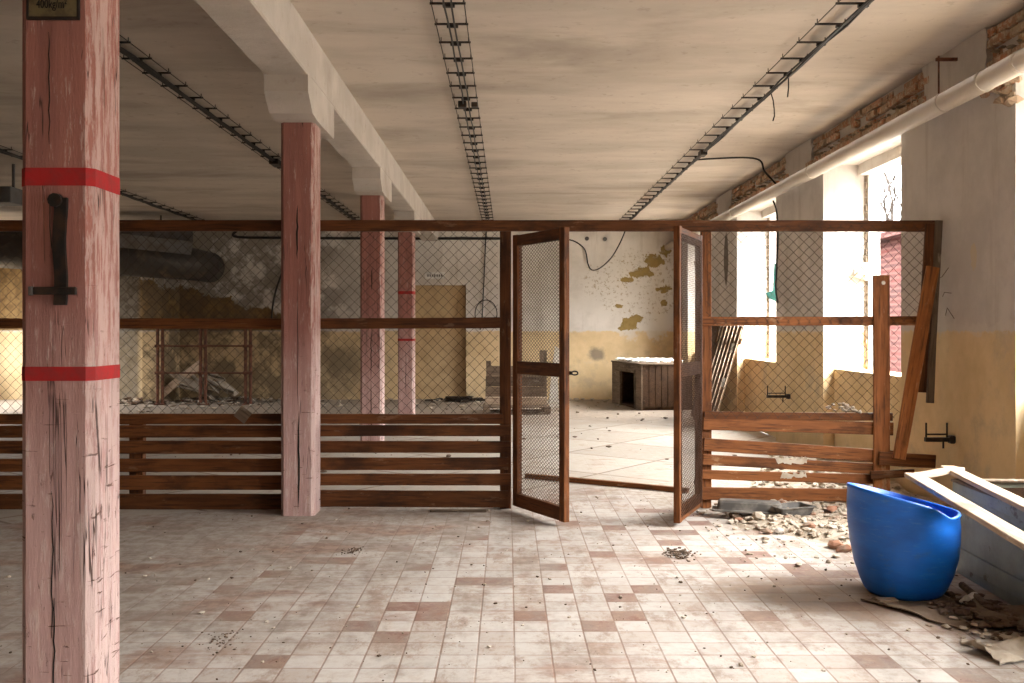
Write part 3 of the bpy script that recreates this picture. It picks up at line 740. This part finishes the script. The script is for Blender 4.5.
p0 = P(2, 195, 13); g = MB(); g.cbox((p0.x-.9, p0.y, p0.z-.1), (p0.x+.12, p0.y+.4, p0.z+.12), .01)
for dx in (.04, -.5): g.box((p0.x+dx, p0.y+.18, p0.z+.12), (p0.x+dx+.03, p0.y+.21, ZC-.002))
tag(g.build('vent_box', M['grey']), 'grey hanging ventilation box at the left edge, above the fence', 'ventilation box')

tw = MB(); rt = random.Random(2)
for k in range(3):
    a = Vector((XR-.004, 8.02-.05*k, 1.95-.16*k)); tw.tube([a, a+Vector((-.03, -.10, .03*k)), a+Vector((-.02, -.2, .07-.05*k))], .003, 5)
tag(tw.build('dry_twig', M['grey_wood']), 'dry twigs sticking to the grey pier beside the end of the fence', 'twig')
pc = MB()
for k in range(9): pc.lump((4.07+rt.uniform(-.05, .06), 10.94+rt.uniform(-.03, .0), 2.19+rt.uniform(-.09, .09)), rt.uniform(.09, .17), rt, .9)
tag(pc.build('plaster_clump', M['cream']), 'loose clump of cream plaster clinging to the jamb of the nearer window', 'plaster')
# wall brackets for the missing radiators
def bracket(p, label, L=.24):
    t = empty('wall_bracket', p, label, 'bracket', 'iron brackets on the window wall')
    MB().cbox((-L, -.02, -.015), (.0, .02, .02), .003).build('arm', M['iron'], t)
    for x in (-L+.01, -.06): MB().tube([(x, 0, .0), (x, 0, .14)], .008, 6).build('prong', M['iron'], t)
    MB().tube([(-L+.01, 0, .045), (-.06, 0, .045)], .007, 6).build('crosspiece', M['iron'], t)
    MB().tube([(-.09, 0, -.07), (-.09, 0, 0)], .008, 6).build('stub', M['iron'], t)
    MB().cbox((-.045, -.035, -.03), (.0, .035, .035), .01).build('wall_plug', M['iron'], t)
bracket((XR, 7.77, .61), 'black iron wall bracket above the blue tub')
bracket((XR, 12.3, .65), 'black iron wall bracket on the pier between the two windows, behind the mesh', .30)
# green scrap of frame in the further window
g = MB(); g.prism([(3.85, 1.98), (3.96, 1.93), (4.0, 2.5), (3.93, 2.5), (3.91, 2.1), (3.80, 2.06)], 'y', 14.0, 14.03)
tag(g.build('frame_scrap', simple('green_paint', (.012, .055, .042))), 'green scrap of broken window frame hanging in the further window', 'scrap')

# ------------------------------------------------------------------ blue tub
bk = empty('blue_tub', (2.255, 5.42, 0), 'blue plastic barrel tub with a dented slanting rim, standing on the floor', 'tub')
def tub():
    q = MB(); n = 56; prof = [(0, .205), (.018, .226), (.07, .252), (.16, .284), (.28, .308), (.40, .320), (.50, .323), (.60, .320)]
    def ring(hf, r, off):
        out = []
        for k in range(n):
            a = 2*math.pi*k/n; ca, sa = math.cos(a), math.sin(a)
            top = .552-.235*.31*ca-.02*.31*sa
            d = math.exp(-((a-(2*math.pi-.85))/.42)**2)
            top -= .035*d
            z = .012+hf*(top-.012)
            rr = (r-off)*(1-.10*d*max(0, hf-.55)/.45) * (1+.02*ca*ca*hf)
            out.append((rr*ca*.93, rr*sa*.93, z))
        return out
    hs = [p[0]/.60 for p in prof]
    rings = [ring(h, p[1], 0) for h, p in zip(hs, prof)]
    # rolled lip, then inside
    lip = ring(1.0, .326, 0); lip = [(x, y, z-.012) for x, y, z in lip]
    rings = rings[:-1]+[[(x, y, z-.022) for x, y, z in ring(1.0, .318, 0)], lip, [(x, y, z) for x, y, z in ring(1.0, .320, 0)]]
    rings += [ring(1.0, .318, .012)]+[ring(max(h, .05), p[1], .012) for h, p in list(zip(hs, prof))[-2::-1]]
    vs = [v for r in rings for v in r]; fs = []
    for i in range(len(rings)-1):
        for k in range(n): fs.append((i*n+k, i*n+(k+1) % n, (i+1)*n+(k+1) % n, (i+1)*n+k))
    fs += [tuple(range(n)), tuple(range((len(rings)-1)*n, len(rings)*n))]
    return q.add(vs, fs)
tub().build('tub_body', M['blue'], bk, smooth=True)
for z in (.30, .315):
    pass
# ------------------------------------------------------------------ blue-grey chest
CXo, CYo = 2.79, 5.93
cang = math.atan2(-1.0, -.05)     # local +x points towards the camera
ct = empty('painted_chest', (CXo, CYo, 0), 'grey-blue painted wooden chest without a lid, in front of the window wall', 'chest', rz=cang)
LC, WC, HC = 2.0, .72, .56
# local: x along length, y to the right of heading => heading -Y, local y points +X  (rotate +90)
q = MB()
q.cbox((0, 0, .06), (LC, .03, HC), .004); q.cbox((0, WC-.03, .06), (LC, WC, HC), .004); q.cbox((0, .03, .06), (.03, WC-.03, HC), .004); q.cbox((LC-.03, .03, .06), (LC, WC-.03, HC), .004)
q.build('body', M['chest'], ct)
q = MB(); q.box((.03, .03, .07), (LC-.03, WC-.03, .09)); q.box((.03, .031, .09), (LC-.03, .036, HC-.03)); q.box((.03, WC-.036, .09), (LC-.03, WC-.031, HC-.03)); q.box((.031, .036, .09), (.036, WC-.036, HC-.03))
o = q.build('inside_boards', M['brown_wood'], ct); o['label'] = 'bare brown wood inside'
q = MB()
for a, b in (((0, -.016, .06), (LC, 0, .17)), ((0, -.016, HC-.07), (LC, 0, HC)), ((0, -.016, .17), (.06, 0, HC-.07)), ((LC-.06, -.016, .17), (LC, 0, HC-.07)), ((.98, -.016, .17), (1.06, 0, HC-.07))): q.cbox(a, b, .004)
q.build('side_moulding', M['chest'], ct)
q = MB(); q.cbox((-.012, -.022, HC-.0), (LC+.01, .045, HC+.018), .004); q.cbox((-.012, WC-.045, HC), (LC+.01, WC+.01, HC+.018), .004); q.cbox((-.012, .045, HC), (.045, WC-.045, HC+.018), .004)
q.build('rim', M['grey_wood'], ct)
q = MB(); q.cbox((.02, .0, 0), (LC-.02, .05, .062), .004); q.cbox((.02, WC-.06, 0), (LC-.02, WC-.01, .062), .004); q.cbox((.02, .05, 0), (.07, WC-.06, .062), .004); q.build('plinth', M['chest'], ct)
# bare casing frame lying across it
fz = HC+.022
A0, A1 = Vector((2.49, 5.97, fz)), Vector((2.115, 3.75, fz)); B0 = Vector((2.95, 6.27, fz)); B1 = B0+(A1-A0)*1.0
cf = empty('casing_frame', A0, 'bare pale wooden casing frame lying skewed over the grey-blue chest', 'frame')
def flat_strip(nm, a, b, wid, side, mat=M['pale_wood'], th=.028, par=cf):
    a, b = rel(par, a) if par else Vector(a), rel(par, b) if par else Vector(b)
    d = (b-a).normalized(); n = Vector((-d.y, d.x, 0))*side
    # face up
    return board(nm, par, a+Vector((0, 0, th/2)), b+Vector((0, 0, th/2)), wid, th, mat, face=(0, 0, 1)) if side > 0 else board(nm, par, b+Vector((0, 0, th/2)), a+Vector((0, 0, th/2)), wid, th, mat, face=(0, 0, 1))
flat_strip('long_strip', A0, A1, .10, 1); flat_strip('long_strip', B0, B1, .09, -1)
flat_strip('short_strip', A0+Vector((.03, -.02, .001)), B0+Vector((-.02, -.02, .001)), .08, -1); flat_strip('short_strip', A1, B1, .08, 1)
tag(flat_strip('loose_strip', Vector((3.05, 5.3, HC+.024)), Vector((3.56, 5.86, HC+.03)), .10, -1, par=None), 'short pale board resting across the back corner of the chest', 'board')

# ------------------------------------------------------------------ trays and rubble
def rrect(w, h, r, n=4):
    out = []
    for cx, cy, a0 in ((w-r, h-r, 0), (-w+r, h-r, 90), (-w+r, -h+r, 180), (w-r, -h+r, 270)):
        for k in range(n+1): a = math.radians(a0+90*k/n); out.append((cx+r*math.cos(a), cy+r*math.sin(a)))
    return out
def loft(levels):
    vs = []; n = len(levels[0][0]); fs = []
    for poly, z in levels: vs += [(p[0], p[1], z) for p in poly]
    for i in range(len(levels)-1):
        for k in range(n): fs.append((i*n+k, i*n+(k+1) % n, (i+1)*n+(k+1) % n, (i+1)*n+k))
    fs.append(tuple(range(n))); fs.append(tuple(range((len(levels)-1)*n, len(levels)*n)))
    return MB().add(vs, fs)
t1 = empty('plastic_tray', (1.93, 7.60, .06), 'long black plastic tray lying upside down in rubble by the gate post', 'tray', rz=math.radians(-16))
loft([(rrect(.29, .10, .03), 0), (rrect(.29, .10, .03), .012), (rrect(.25, .075, .03), .014), (rrect(.245, .07, .03), .07), (rrect(.23, .055, .03), .085)]).build('tray_shell', M['tray'], t1)
t2 = empty('plastic_tray', (2.24, 7.52, .05), 'short open black plastic tray beside the upturned one', 'tray', rz=math.radians(18))
loft([(rrect(.13, .08, .02), 0), (rrect(.155, .10, .02), .06), (rrect(.165, .11, .02), .062), (rrect(.165, .11, .02), .07), (rrect(.145, .09, .02), .07), (rrect(.12, .07, .02), .012)]).build('tray_shell', M['tray'], t2)

rg3 = random.Random(21)
def mound_h(x, y):
    # height of the dust bank along the right wall
    e = x-(1.62+.42*max(0, 7.75-y)+.12*math.sin(y*5)+.07*math.sin(y*13+x*9))
    if y > 8.15: e = x-(1.9+.35*(y-8.15))
    if y < 6.5: e = min(e, x-2.2-(6.5-y)*1.1)
    h = max(0, min(1, e/.5)); h = h*h*(3-2*h)
    return .055*h*(1+.5*math.sin(x*7+y*3)*math.sin(y*8-x*2))
md = MB(); nx, ny = 50, 90; x0, x1, y0, y1 = 1.45, 3.645, 5.6, 11.6
vs = []; fs = []
for j in range(ny+1):
    for i in range(nx+1):
        x = x0+(x1-x0)*i/nx; y = y0+(y1-y0)*j/ny; h = mound_h(x, y)
        vs.append((x, y, h+(rg3.uniform(0, .012) if h > .01 else 0)-.004))
for j in range(ny):
    for i in range(nx):
        a = j*(nx+1)+i; ids = (a, a+1, a+nx+2, a+nx+1)
        if max(vs[k][2] for k in ids) > -.003: fs.append(ids)
md.add(vs, fs)
mo = md.build('rubble_bank', M['mound'], smooth=True); tag(mo, 'dusty bank of plaster rubble along the foot of the window wall', 'rubble', kind='stuff')
def scatter(name, cnt, fx, smin, smax, mat, label, cat='rubble', fl=.8, power=4.0):
    q = MB()
    for k in range(cnt):
        x, y = fx()
        if -7.75 < x < -7.05: y = min(y, 19.5)
        s = smin+(smax-smin)*rg3.random()**power
        q.lump((x, y, max(0, mound_h(x, y))+s*.22), s, rg3, fl)
    return tag(q.build(name, mat), label, cat, kind='stuff')
def near_bank():
    while True:
        x, y = rg3.uniform(1.5, 3.4), rg3.uniform(5.9, 8.3)
        if (x-2.265)**2+(y-5.47)**2 < .12: continue
        if mound_h(x, y) > .004 or rg3.random() < .06: return x, y
def far_bank():
    while True:
        x, y = rg3.uniform(1.8, 3.6), rg3.uniform(8.2, 11.5)
        if mound_h(x, y) > .004: return x, y
scatter('rubble', 5200, near_bank, .006, .06, M['rubble'], 'pale plaster rubble strewn in front of the broken fence bay')
scatter('brick_rubble', 150, near_bank, .015, .10, M['rubble_red'], 'reddish brick lumps among the rubble before the broken fence bay')
scatter('rubble', 500, far_bank, .02, .12, M['rubble'], 'pale rubble behind the broken fence bay along the wall')
# big single lumps
for (px, py, s, m, lab) in ((845, 552, .12, 'rubble_red', 'reddish brick lump lying left of the blue tub'), (766, 534, .10, 'rubble_red', 'brown lump in front of the short open tray'), (779, 534, .08, 'white', 'white plaster lump beside the brown lump'),
                            (735, 519, .15, 'dirt', 'dark clod just in front of the upturned tray'), (758, 525, .13, 'mound', 'flat dusty clod between the trays and the brown lump'), (832, 519, .12, 'rubble_red', 'brick piece lying below the bottom plank of the broken bay')):
    d = F*H/(py-331); p = P(px, py, d); z = max(0, mound_h(p.x, p.y))
    q = MB(); q.lump((p.x, p.y, z+s*.22), s, rg3, .8); tag(q.build('rubble_lump', M[m]), lab, 'lump')
# grit and crumbs on the tiles
def anywhere():
    d = rg3.uniform(3.9, 8.6); t = rg3.uniform(-.5, .5); return t*d*1.08, d
scatter('grit', 420, anywhere, .005, .026, M['dirt'], 'dark crumbs scattered over the tiled floor', 'debris')
scatter('grit', 420, anywhere, .005, .03, M['rubble'], 'pale crumbs scattered over the tiled floor', 'debris')
scatter('debris', 420, lambda: (rg3.uniform(-8.5, 2.9), rg3.uniform(10, 20.6)), .015, .085, M['dirt'], 'dark litter over the floor near the far wall', 'debris', .6)
scatter('debris', 700, lambda: (rg3.uniform(-9.5, 2.9), 20.7-3.0*rg3.random()**2), .02, .13, M['rubble'], 'pale fallen plaster along the foot of the far wall', 'debris', .6)
def heap(name, px, py, w, n, smin, smax, mat, label, cat, flat=.5, hgt=.02, depth=.5):
    d = F*H/(py-331); p = P(px, py, d); q = MB(); W = w*d/F
    for k in range(n):
        t = rg3.gauss(0, .33); u = rg3.gauss(0, .33)*depth; s = rg3.uniform(smin, smax)
        hh = hgt*max(0, 1-math.hypot(t, u/depth*.8))
        X_, Y_ = p.x+t*W, min(p.y+u*W*3, YF-.12)
        if -7.8 < X_ < -7.0: Y_ = min(Y_, 19.55)
        q.lump((X_, Y_, s*.2*flat+hh*rg3.random()), s, rg3, flat)
    return tag(q.build(name, mat), label, cat, kind='stuff')
heap('dirt_clump', 679, 555, 22, 170, .006, .03, M['dirt'], 'small dark clump of soil on the tiles in front of the right gate leaf', 'dirt', .6, .02)
heap('dirt_clump', 226, 640, 36, 60, .004, .018, M['dirt'], 'thin sprinkling of soil on the tiles right of the nearest column', 'dirt', .6, .01)
heap('dirt_clump', 352, 551, 16, 60, .004, .02, M['dirt'], 'dark crumbs on the tiles in front of the cracked column', 'dirt', .6, .01)
heap('rag_heap', 458, 401.5, 36, 60, .08, .30, M['iron'], 'dark rag heap at the foot of the walled-up doorway', 'rags', .3, .12, .2)
# litter beside the chest
rg4 = random.Random(31)
heap('chest_litter', 985, 618, 60, 260, .015, .07, M['dirt'], 'brown litter piled along the foot of the chest', 'debris', .6, .06, .55)
heap('chest_litter', 1000, 640, 70, 60, .015, .06, M['rubble'], 'pale crumbs mixed in the litter beside the chest', 'debris', .6, .03, .55)
def sheet(name, px, py, w, l, rz, mat, label, cat, curl=.03, z=.004, rg=rg4):
    d = F*H/(py-331); p = P(px, py, d); q = MB(); n = 10; vs = []; fs = []
    ja = [rg.uniform(-.15, .15) for _ in range(4*n)]
    for j in range(n+1):
        for i in range(n+1):
            u, v = i/n-.5, j/n-.5
            ex = 1+(ja[j] if i in (0, n) else 0)*.6; ey = 1+(ja[n+i] if j in (0, n) else 0)*.6
            h = curl*(abs(u)*2)**2.2*(.5+.5*math.sin(v*5+1))+curl*.4*math.sin(u*7)*math.sin(v*6)
            vs.append((u*w*ex, v*l*ey, max(0, h)+rg.uniform(0, .003)))
    for j in range(n):
        for i in range(n): a = j*(n+1)+i; fs.append((a, a+1, a+n+2, a+n+1))
    m = len(vs); vs += [(x, y, zz+.006) for x, y, zz in vs]; fs += [tuple(k+m for k in f) for f in fs]
    rim = [i for i in range(n+1)]+[j*(n+1)+n for j in range(1, n+1)]+[n*(n+1)+i for i in range(n-1, -1, -1)]+[j*(n+1) for j in range(n-1, 0, -1)]
    for a, b in zip(rim, rim[1:]+rim[:1]): fs.append((a, b, b+m, a+m))
    q.add(vs, fs)
    return tag(q.build(name, mat, None, mx=Matrix.Translation((p.x, p.y, z)) @ Matrix.Rotation(rz, 4, 'Z')), label, cat)
sheet('card_sheet', 935, 610, .42, .6, .5, M['card'], 'flat brown sheet lying between the tub and the chest', 'sheet', .012)
sheet('card_sheet', 1012, 622, .34, .36, -.3, M['card'], 'tan sheet lying on the litter beside the chest', 'sheet', .05, .03)
sheet('plaster_sheet', 1008, 655, .30, .22, .3, M['rubble'], 'pale curled sheet at the bottom right corner of the floor', 'sheet', .05, .01)
sheet('paper_scrap', 973, 610, .12, .10, .9, M['white'], 'crumpled pale paper scrap beside the chest', 'paper', .05, .03)
q = MB(); a, b = P(962, 596, 5.35), P(988, 612, 5.0); a.z = .07; b.z = .05; q.tube([a, b], .02, 8)
tag(q.build('stick', M['grey_wood']), 'short round stick in the litter beside the chest', 'stick')
q = MB(); p = P(888, 601, 5.22); q.cbox((p.x-.06, p.y-.03, 0), (p.x+.05, p.y+.03, .03), .004)
tag(q.build('wood_wedge', M['pale_wood']), 'small wooden wedge under the front of the blue tub', 'wedge')
q = MB(); p = P(460, 512, 7.87); q.cbox((p.x-.25, p.y-.012, 0), (p.x+.22, p.y+.012, .022), .003)
tag(q.build('wood_strip', M['grey_wood']), 'thin wooden strip lying at the foot of the fence left of the gate', 'strip')

# ------------------------------------------------------------------ things beyond the fence
# brown board cabin / dog kennel
Kf, Kr = Vector((2.18, 19.9, 0)), Vector((2.51, 17.9, 0))
kd = (Kr-Kf); ka = math.atan2(kd.y, kd.x)
kn = empty('board_cabinet', Kf, 'low brown board cabinet with an open doorway, against the far wall', 'cabinet', rz=ka)
LK, WK, HK = kd.length, 1.02, .855
q = MB(); dx0, dx1, dz = .32*LK, .80*LK, .69
q.box((0, 0, 0.0), (dx0, .03, HK)); q.box((dx1, 0, 0), (LK, .03, HK)); q.box((dx0, 0, dz), (dx1, .03, HK))
q.build('doorway_side', M['grey_wood'], kn)
q = MB()
for k in range(8):
    y0 = .03+k*(WK-.03)/8; q.cbox((LK-.025+R.uniform(-.005, .005), y0, .06), (LK, y0+(WK-.03)/8-.012, HK), .003)
q.box((LK-.05, .03, 0), (LK-.03, WK, HK)); q.build('slatted_side', M['brown_wood'], kn)
q = MB(); q.box((0, .03, 0), (.03, WK, HK)); q.box((.03, WK-.03, 0), (LK-.05, WK, HK)); q.box((.03, .03, .0), (LK-.05, WK-.03, .03)); q.build('back_boards', M['brown_wood'], kn)
MB().cbox((-.02, -.02, HK), (LK+.03, WK+.02, HK+.03), .004).build('top_board', M['grey_wood'], kn)
q = MB()
for (a, b) in (((dx0-.05, -.02, .0), (dx0, 0, dz+.06)), ((dx1, -.02, .0), (dx1+.05, 0, dz+.06)), ((dx0, -.02, dz), (dx1, 0, dz+.06))): q.cbox(a, b, .003)
q.build('doorway_trim', M['grey_wood'], kn)
q = MB(); mxk = Matrix.Translation(Kf) @ Matrix.Rotation(ka, 4, 'Z')
for k in range(260):
    u, v = rg3.random(), rg3.random(); s = rg3.uniform(.04, .13)
    q.lump(mxk @ Vector((.05+u*(LK-.1), .05+v*(WK-.1), HK+.03+s*.22+.03*rg3.random())), s, rg3, .5)
tag(q.build('fallen_plaster', M['white']), 'white fallen plaster covering the top of the board cabinet', 'plaster', kind='stuff')
# pallet with boards
def pallet(loc, rz, label):
    t = empty('pallet', loc, label, 'pallet', rz=rz)
    for k in range(5): board('deck_board', t, (-.6, -.42+k*.2, .132), (.6, -.42+k*.2, .132), .12, .02, M['grey_wood'], face=(0, 0, 1))
    for y in (-.38, .03, .42):
        for x in (-.55, 0, .55): MB().cbox((x-.06, y-.05, .022), (x+.06, y+.05, .12), .004).build('block', M['grey_wood'], t)
        board('runner', t, (-.6, y-.05, .011), (.6, y-.05, .011), .1, .02, M['grey_wood'], face=(0, 0, 1))
pallet((.15, 17.45, 0), .03, 'wooden pallet lying flat on the floor behind the left gate leaf')
pb_ = P(487, 397, 18.45); b0, b1 = Vector((-.42, 18.25, .145)), Vector((.74, 18.25, .145))
tag(MB().cbox((-.42, 17.42, .146), (.72, 17.68, .28), .008).build('timber_baulk', M['pale_wood']), 'thick pale timber lying on the pallet', 'timber')
q = empty('crate_panel', (.10, 17.6, .282), 'grey boarded panel propped upright on the pallet, with a notched top corner', 'panel')
for k in range(3): board('panel_board', q, (-.52+.01*k, .05+.05*k, .0+k*.19), (.58-.02*k, .05+.05*k, 0+k*.19), .185, .025, M['grey_wood'])
board('panel_batten', q, (-.42, .14, 0), (-.42, .20, .66), .09, .03, M['grey_wood']); board('panel_batten', q, (.56, .14, 0), (.56, .20, .8), .07, .03, M['grey_wood'])
q = MB(); q.prism([(.80, 0), (1.0, 0), (.98, .5), (1.02, 1.15), (.93, 1.2), (.86, .7)], 'y', 18.6, 18.8)
tag(q.build('plaster_slab', M['white']), 'white plaster slab standing on end behind the left gate leaf', 'slab')
tag(MB().cbox((.62, 18.6, 0), (.76, 18.66, 1.12), .006).build('standing_board', M['grey_wood']), 'narrow grey board standing behind the pallet, beside the white slab', 'board')
# leaning shutters by the wall
sh = empty('slatted_shutter', (3.06, 14.2, 0), 'slatted wooden shutter leaning on the window wall behind the broken fence bay', 'shutter')
lean = math.atan2(.46, 1.55); Lh = 1.60
mxs = Matrix.Translation((0, 0, .04)) @ Matrix.Rotation(lean, 4, 'Y')
for k in range(6):
    q = MB(); y = k*.245; q.cbox((-.012, y, 0), (.012, y+.19, Lh), .003, mxs); q.build('slat', M['brown_wood'], sh)
    q = MB(); q.box((-.016, y-.004, 0), (-.004, y+.008, Lh), mxs); o = q.build('slat_edge', M['pale_wood'], sh); o['label'] = 'pale slat edge'
for z in (.18, 1.32):
    MB().cbox((.013, -.02, z), (.04, 1.42, z+.09), .003, mxs).build('batten', M['brown_wood'], sh)
for (y, z) in ((.14, 1.18), (.06, .64)): MB().box((-.02, y, z), (-.013, y+.15, z+.14), mxs).build('label_patch', M['tag'], sh)
tag(board('dark_board', None, (3.16, 15.8, .02), (3.52, 15.75, 1.66), .6, .03, M['brown_wood'], face=(-1, 0, .25)), 'dark board leaning behind the slatted shutter', 'board')
# steel rack and scrap heap at the left
rk = empty('steel_rack', (0, 0, 0), 'rusty tube rack with three uprights, standing near the far wall at left', 'rack')
dR = 19.3
for x0 in (160, 203, 248):
    a = P(x0-2.5, 401, dR); b = P(x0+2.5, 401, dR)
    for v in (a, b): MB().tube([(v.x, dR, 0), (v.x, dR, P(0, 328, dR).z)], .032, 8).build('upright', M['rust'], rk)
    MB().cbox((a.x-.05, dR-.08, 0), (b.x+.05, dR+.08, .03), .004).build('foot_plate', M['rust'], rk)
for y in (346, 373):
    a, b = P(158, y, dR-.035), P(250, y, dR-.035); MB().tube([a, b], .018, 6).build('rack_bar', M['rust'], rk)
    for x0 in (160, 203, 248): p = P(x0, y, dR-.03); MB().cbox((p.x-.1, dR-.07, p.z-.03), (p.x+.1, dR-.03, p.z+.03), .005).build('clamp', M['rust'], rk)
hp = MB()
for k in range(22):
    a = P(rg4.uniform(190, 222), rg4.uniform(372, 398), 20.1); a.z = max(.05, a.z); L = rg4.uniform(.4, 1.1); an = rg4.uniform(-.9, -.2)
    mxh = Matrix.Translation((a.x, 20.0+rg4.uniform(-.3, .3), max(.32, a.z-.1))) @ Matrix.Rotation(-an, 4, 'Y') @ Matrix.Rotation(rg4.uniform(-.5, .5), 4, 'X')
    hp.box((-L*.35, -.10, -.008), (L*.35, .10, .008), mxh)
tag(hp.build('scrap_heap', M['rubble']), 'heap of pale bent slats piled behind the rusty rack', 'scrap heap', kind='stuff')
tag(board('fallen_plank', None, P(163, 398, 19.75), P(204, 366, 19.8), .16, .04, M['pale_wood']), 'tan plank leaning diagonally on the heap behind the rack', 'plank')
heap('floor_litter', 190, 401, 150, 130, .05, .22, M['dirt'], 'dark litter strewn round the feet of the rusty rack', 'debris', .35, .08, .25)
heap('floor_litter', 205, 402, 160, 110, .04, .2, M['rubble'], 'pale litter strewn round the feet of the rusty rack', 'debris', .3, .08, .25)

# ------------------------------------------------------------------ outdoors
struct('ground_outside', MB().box((XR+.12, -40, -.9), (120, 140, -.3)), M['snow'])
hl = MB(); vs = []; n = 24
for j in range(9):
    for i in range(n+1):
        u = i/n; vs.append((20+u*120-j*1.0, 70+j*4.5+6*math.sin(u*4), -.5+j*1.25+.5*math.sin(i*1.3+j)))
hl.add(vs, [(j*(n+1)+i, j*(n+1)+i+1, (j+1)*(n+1)+i+1, (j+1)*(n+1)+i) for j in range(8) for i in range(n)])
struct('hills', hl, M['hill'])
hx, hy = 10.4, 23.6
hs = empty('brick_house', (hx, hy, -.3), 'red brick house outside, seen through the nearer window', 'house')
MB().box((0, 0, 0), (7, 6, 4.3)).build('walls', M['redwall'], hs)
q = MB(); q.prism([(-.3, 4.3), (7.3, 4.3), (7.3, 4.45), (3.5, 5.6), (-.3, 4.45)], 'y', -.3, 6.3); q.build('roof', M['redwall'], hs)
for z in (1.2, 2.6, 3.3, 3.75):
    MB().box((-.08, -.08, z), (7.05, -.0, z+.07)).build('string_course', M['white'], hs)
MB().box((.35, -.05, .7), (.42, -.001, 2.6)).build('white_post', M['white'], hs)
def tree(p, h, seed, label):
    rt = random.Random(seed); q = MB()
    def br(a, d, L, r, lev):
        b = a+d*L; mid = (a+b)/2+Vector((rt.uniform(-1, 1), rt.uniform(-1, 1), 0))*L*.06
        q.tube([a, mid, b], [r, r*.8, r*.6], 5, False)
        if lev:
            for k in range(4):
                nd = (d+Vector((rt.uniform(-1, 1), rt.uniform(-1, 1), rt.uniform(-.1, .7)))*.75).normalized()
                br(a+d*L*rt.uniform(.45, 1), nd, L*rt.uniform(.5, .75), r*.5, lev-1)
    br(Vector((0, 0, 0)), Vector((.03, 0, 1)), h*.45, h*.016, 4)
    tag(q.build('bare_tree', M['bark'], loc=p), label, 'tree')
tree((14.6, 35.5, -.5), 11, 3, 'bare winter tree outside the nearer window, behind the brick house')
tree((16.8, 42.5, -.5), 12, 8, 'thinner bare winter tree farther off outside the nearer window')

# ------------------------------------------------------------------ world, light, camera
W = bpy.data.worlds.new('sky'); bpy.context.scene.world = W; W.use_nodes = True
nt = W.node_tree; bg = nt.nodes['Background']
tc = nt.nodes.new('ShaderNodeTexCoord'); sx = nt.nodes.new('ShaderNodeSeparateXYZ'); nt.links.new(tc.outputs['Generated'], sx.inputs[0])
mr = nt.nodes.new('ShaderNodeMapRange'); mr.inputs['From Min'].default_value = 0.02; mr.inputs['From Max'].default_value = .55
mr.inputs['To Min'].default_value = 1.7; mr.inputs['To Max'].default_value = 56.0; nt.links.new(sx.outputs[2], mr.inputs['Value'])
bg.inputs['Color'].default_value = (.99, .985, .98, 1); nt.links.new(mr.outputs[0], bg.inputs['Strength'])
def portal(name, loc, rot, sx_, sy_):
    l = bpy.data.lights.new(name, 'AREA'); l.shape = 'RECTANGLE'; l.size = sx_; l.size_y = sy_; l.cycles.is_portal = True
    o = bpy.data.objects.new(name, l); C.objects.link(o); o.location = loc; o.rotation_euler = rot
zc, zh = (1.05+3.3)/2, 2.25
for a, b in OPEN: portal('window_portal', (XR+.65, (a+b)/2, zc), (0, math.pi/2, 0), zh, b-a)
for a, b in LO: portal('window_portal', (XL-.31, (a+b)/2, zc), (0, -math.pi/2, 0), zh, b-a)
for a, b in RO: portal('window_portal', ((a+b)/2, YB-.31, zc), (math.pi/2, 0, 0), b-a, zh)

sc = bpy.context.scene
cam = bpy.data.cameras.new('camera'); co = bpy.data.objects.new('camera', cam); C.objects.link(co)
co.location = (0, 0, H); co.rotation_euler = (math.pi/2, 0, 0)
cam.sensor_fit = 'HORIZONTAL'; cam.sensor_width = 36; cam.lens = 36*F/1024; cam.shift_x = 4/1024; cam.shift_y = -10.5/1024; cam.clip_end = 500; cam.clip_start = .05
sc.camera = co
vs_ = sc.view_settings; sc.display_settings.display_device = 'sRGB'; vs_.view_transform = 'Standard'; vs_.look = 'None'; vs_.gamma = 1; vs_.exposure = 0.0; vs_.use_curve_mapping = False
cy = sc.cycles; cy.max_bounces = 10; cy.diffuse_bounces = 7; cy.glossy_bounces = 3; cy.use_denoising = True; cy.sample_clamp_indirect = 8; cy.caustics_reflective = False; cy.caustics_refractive = False
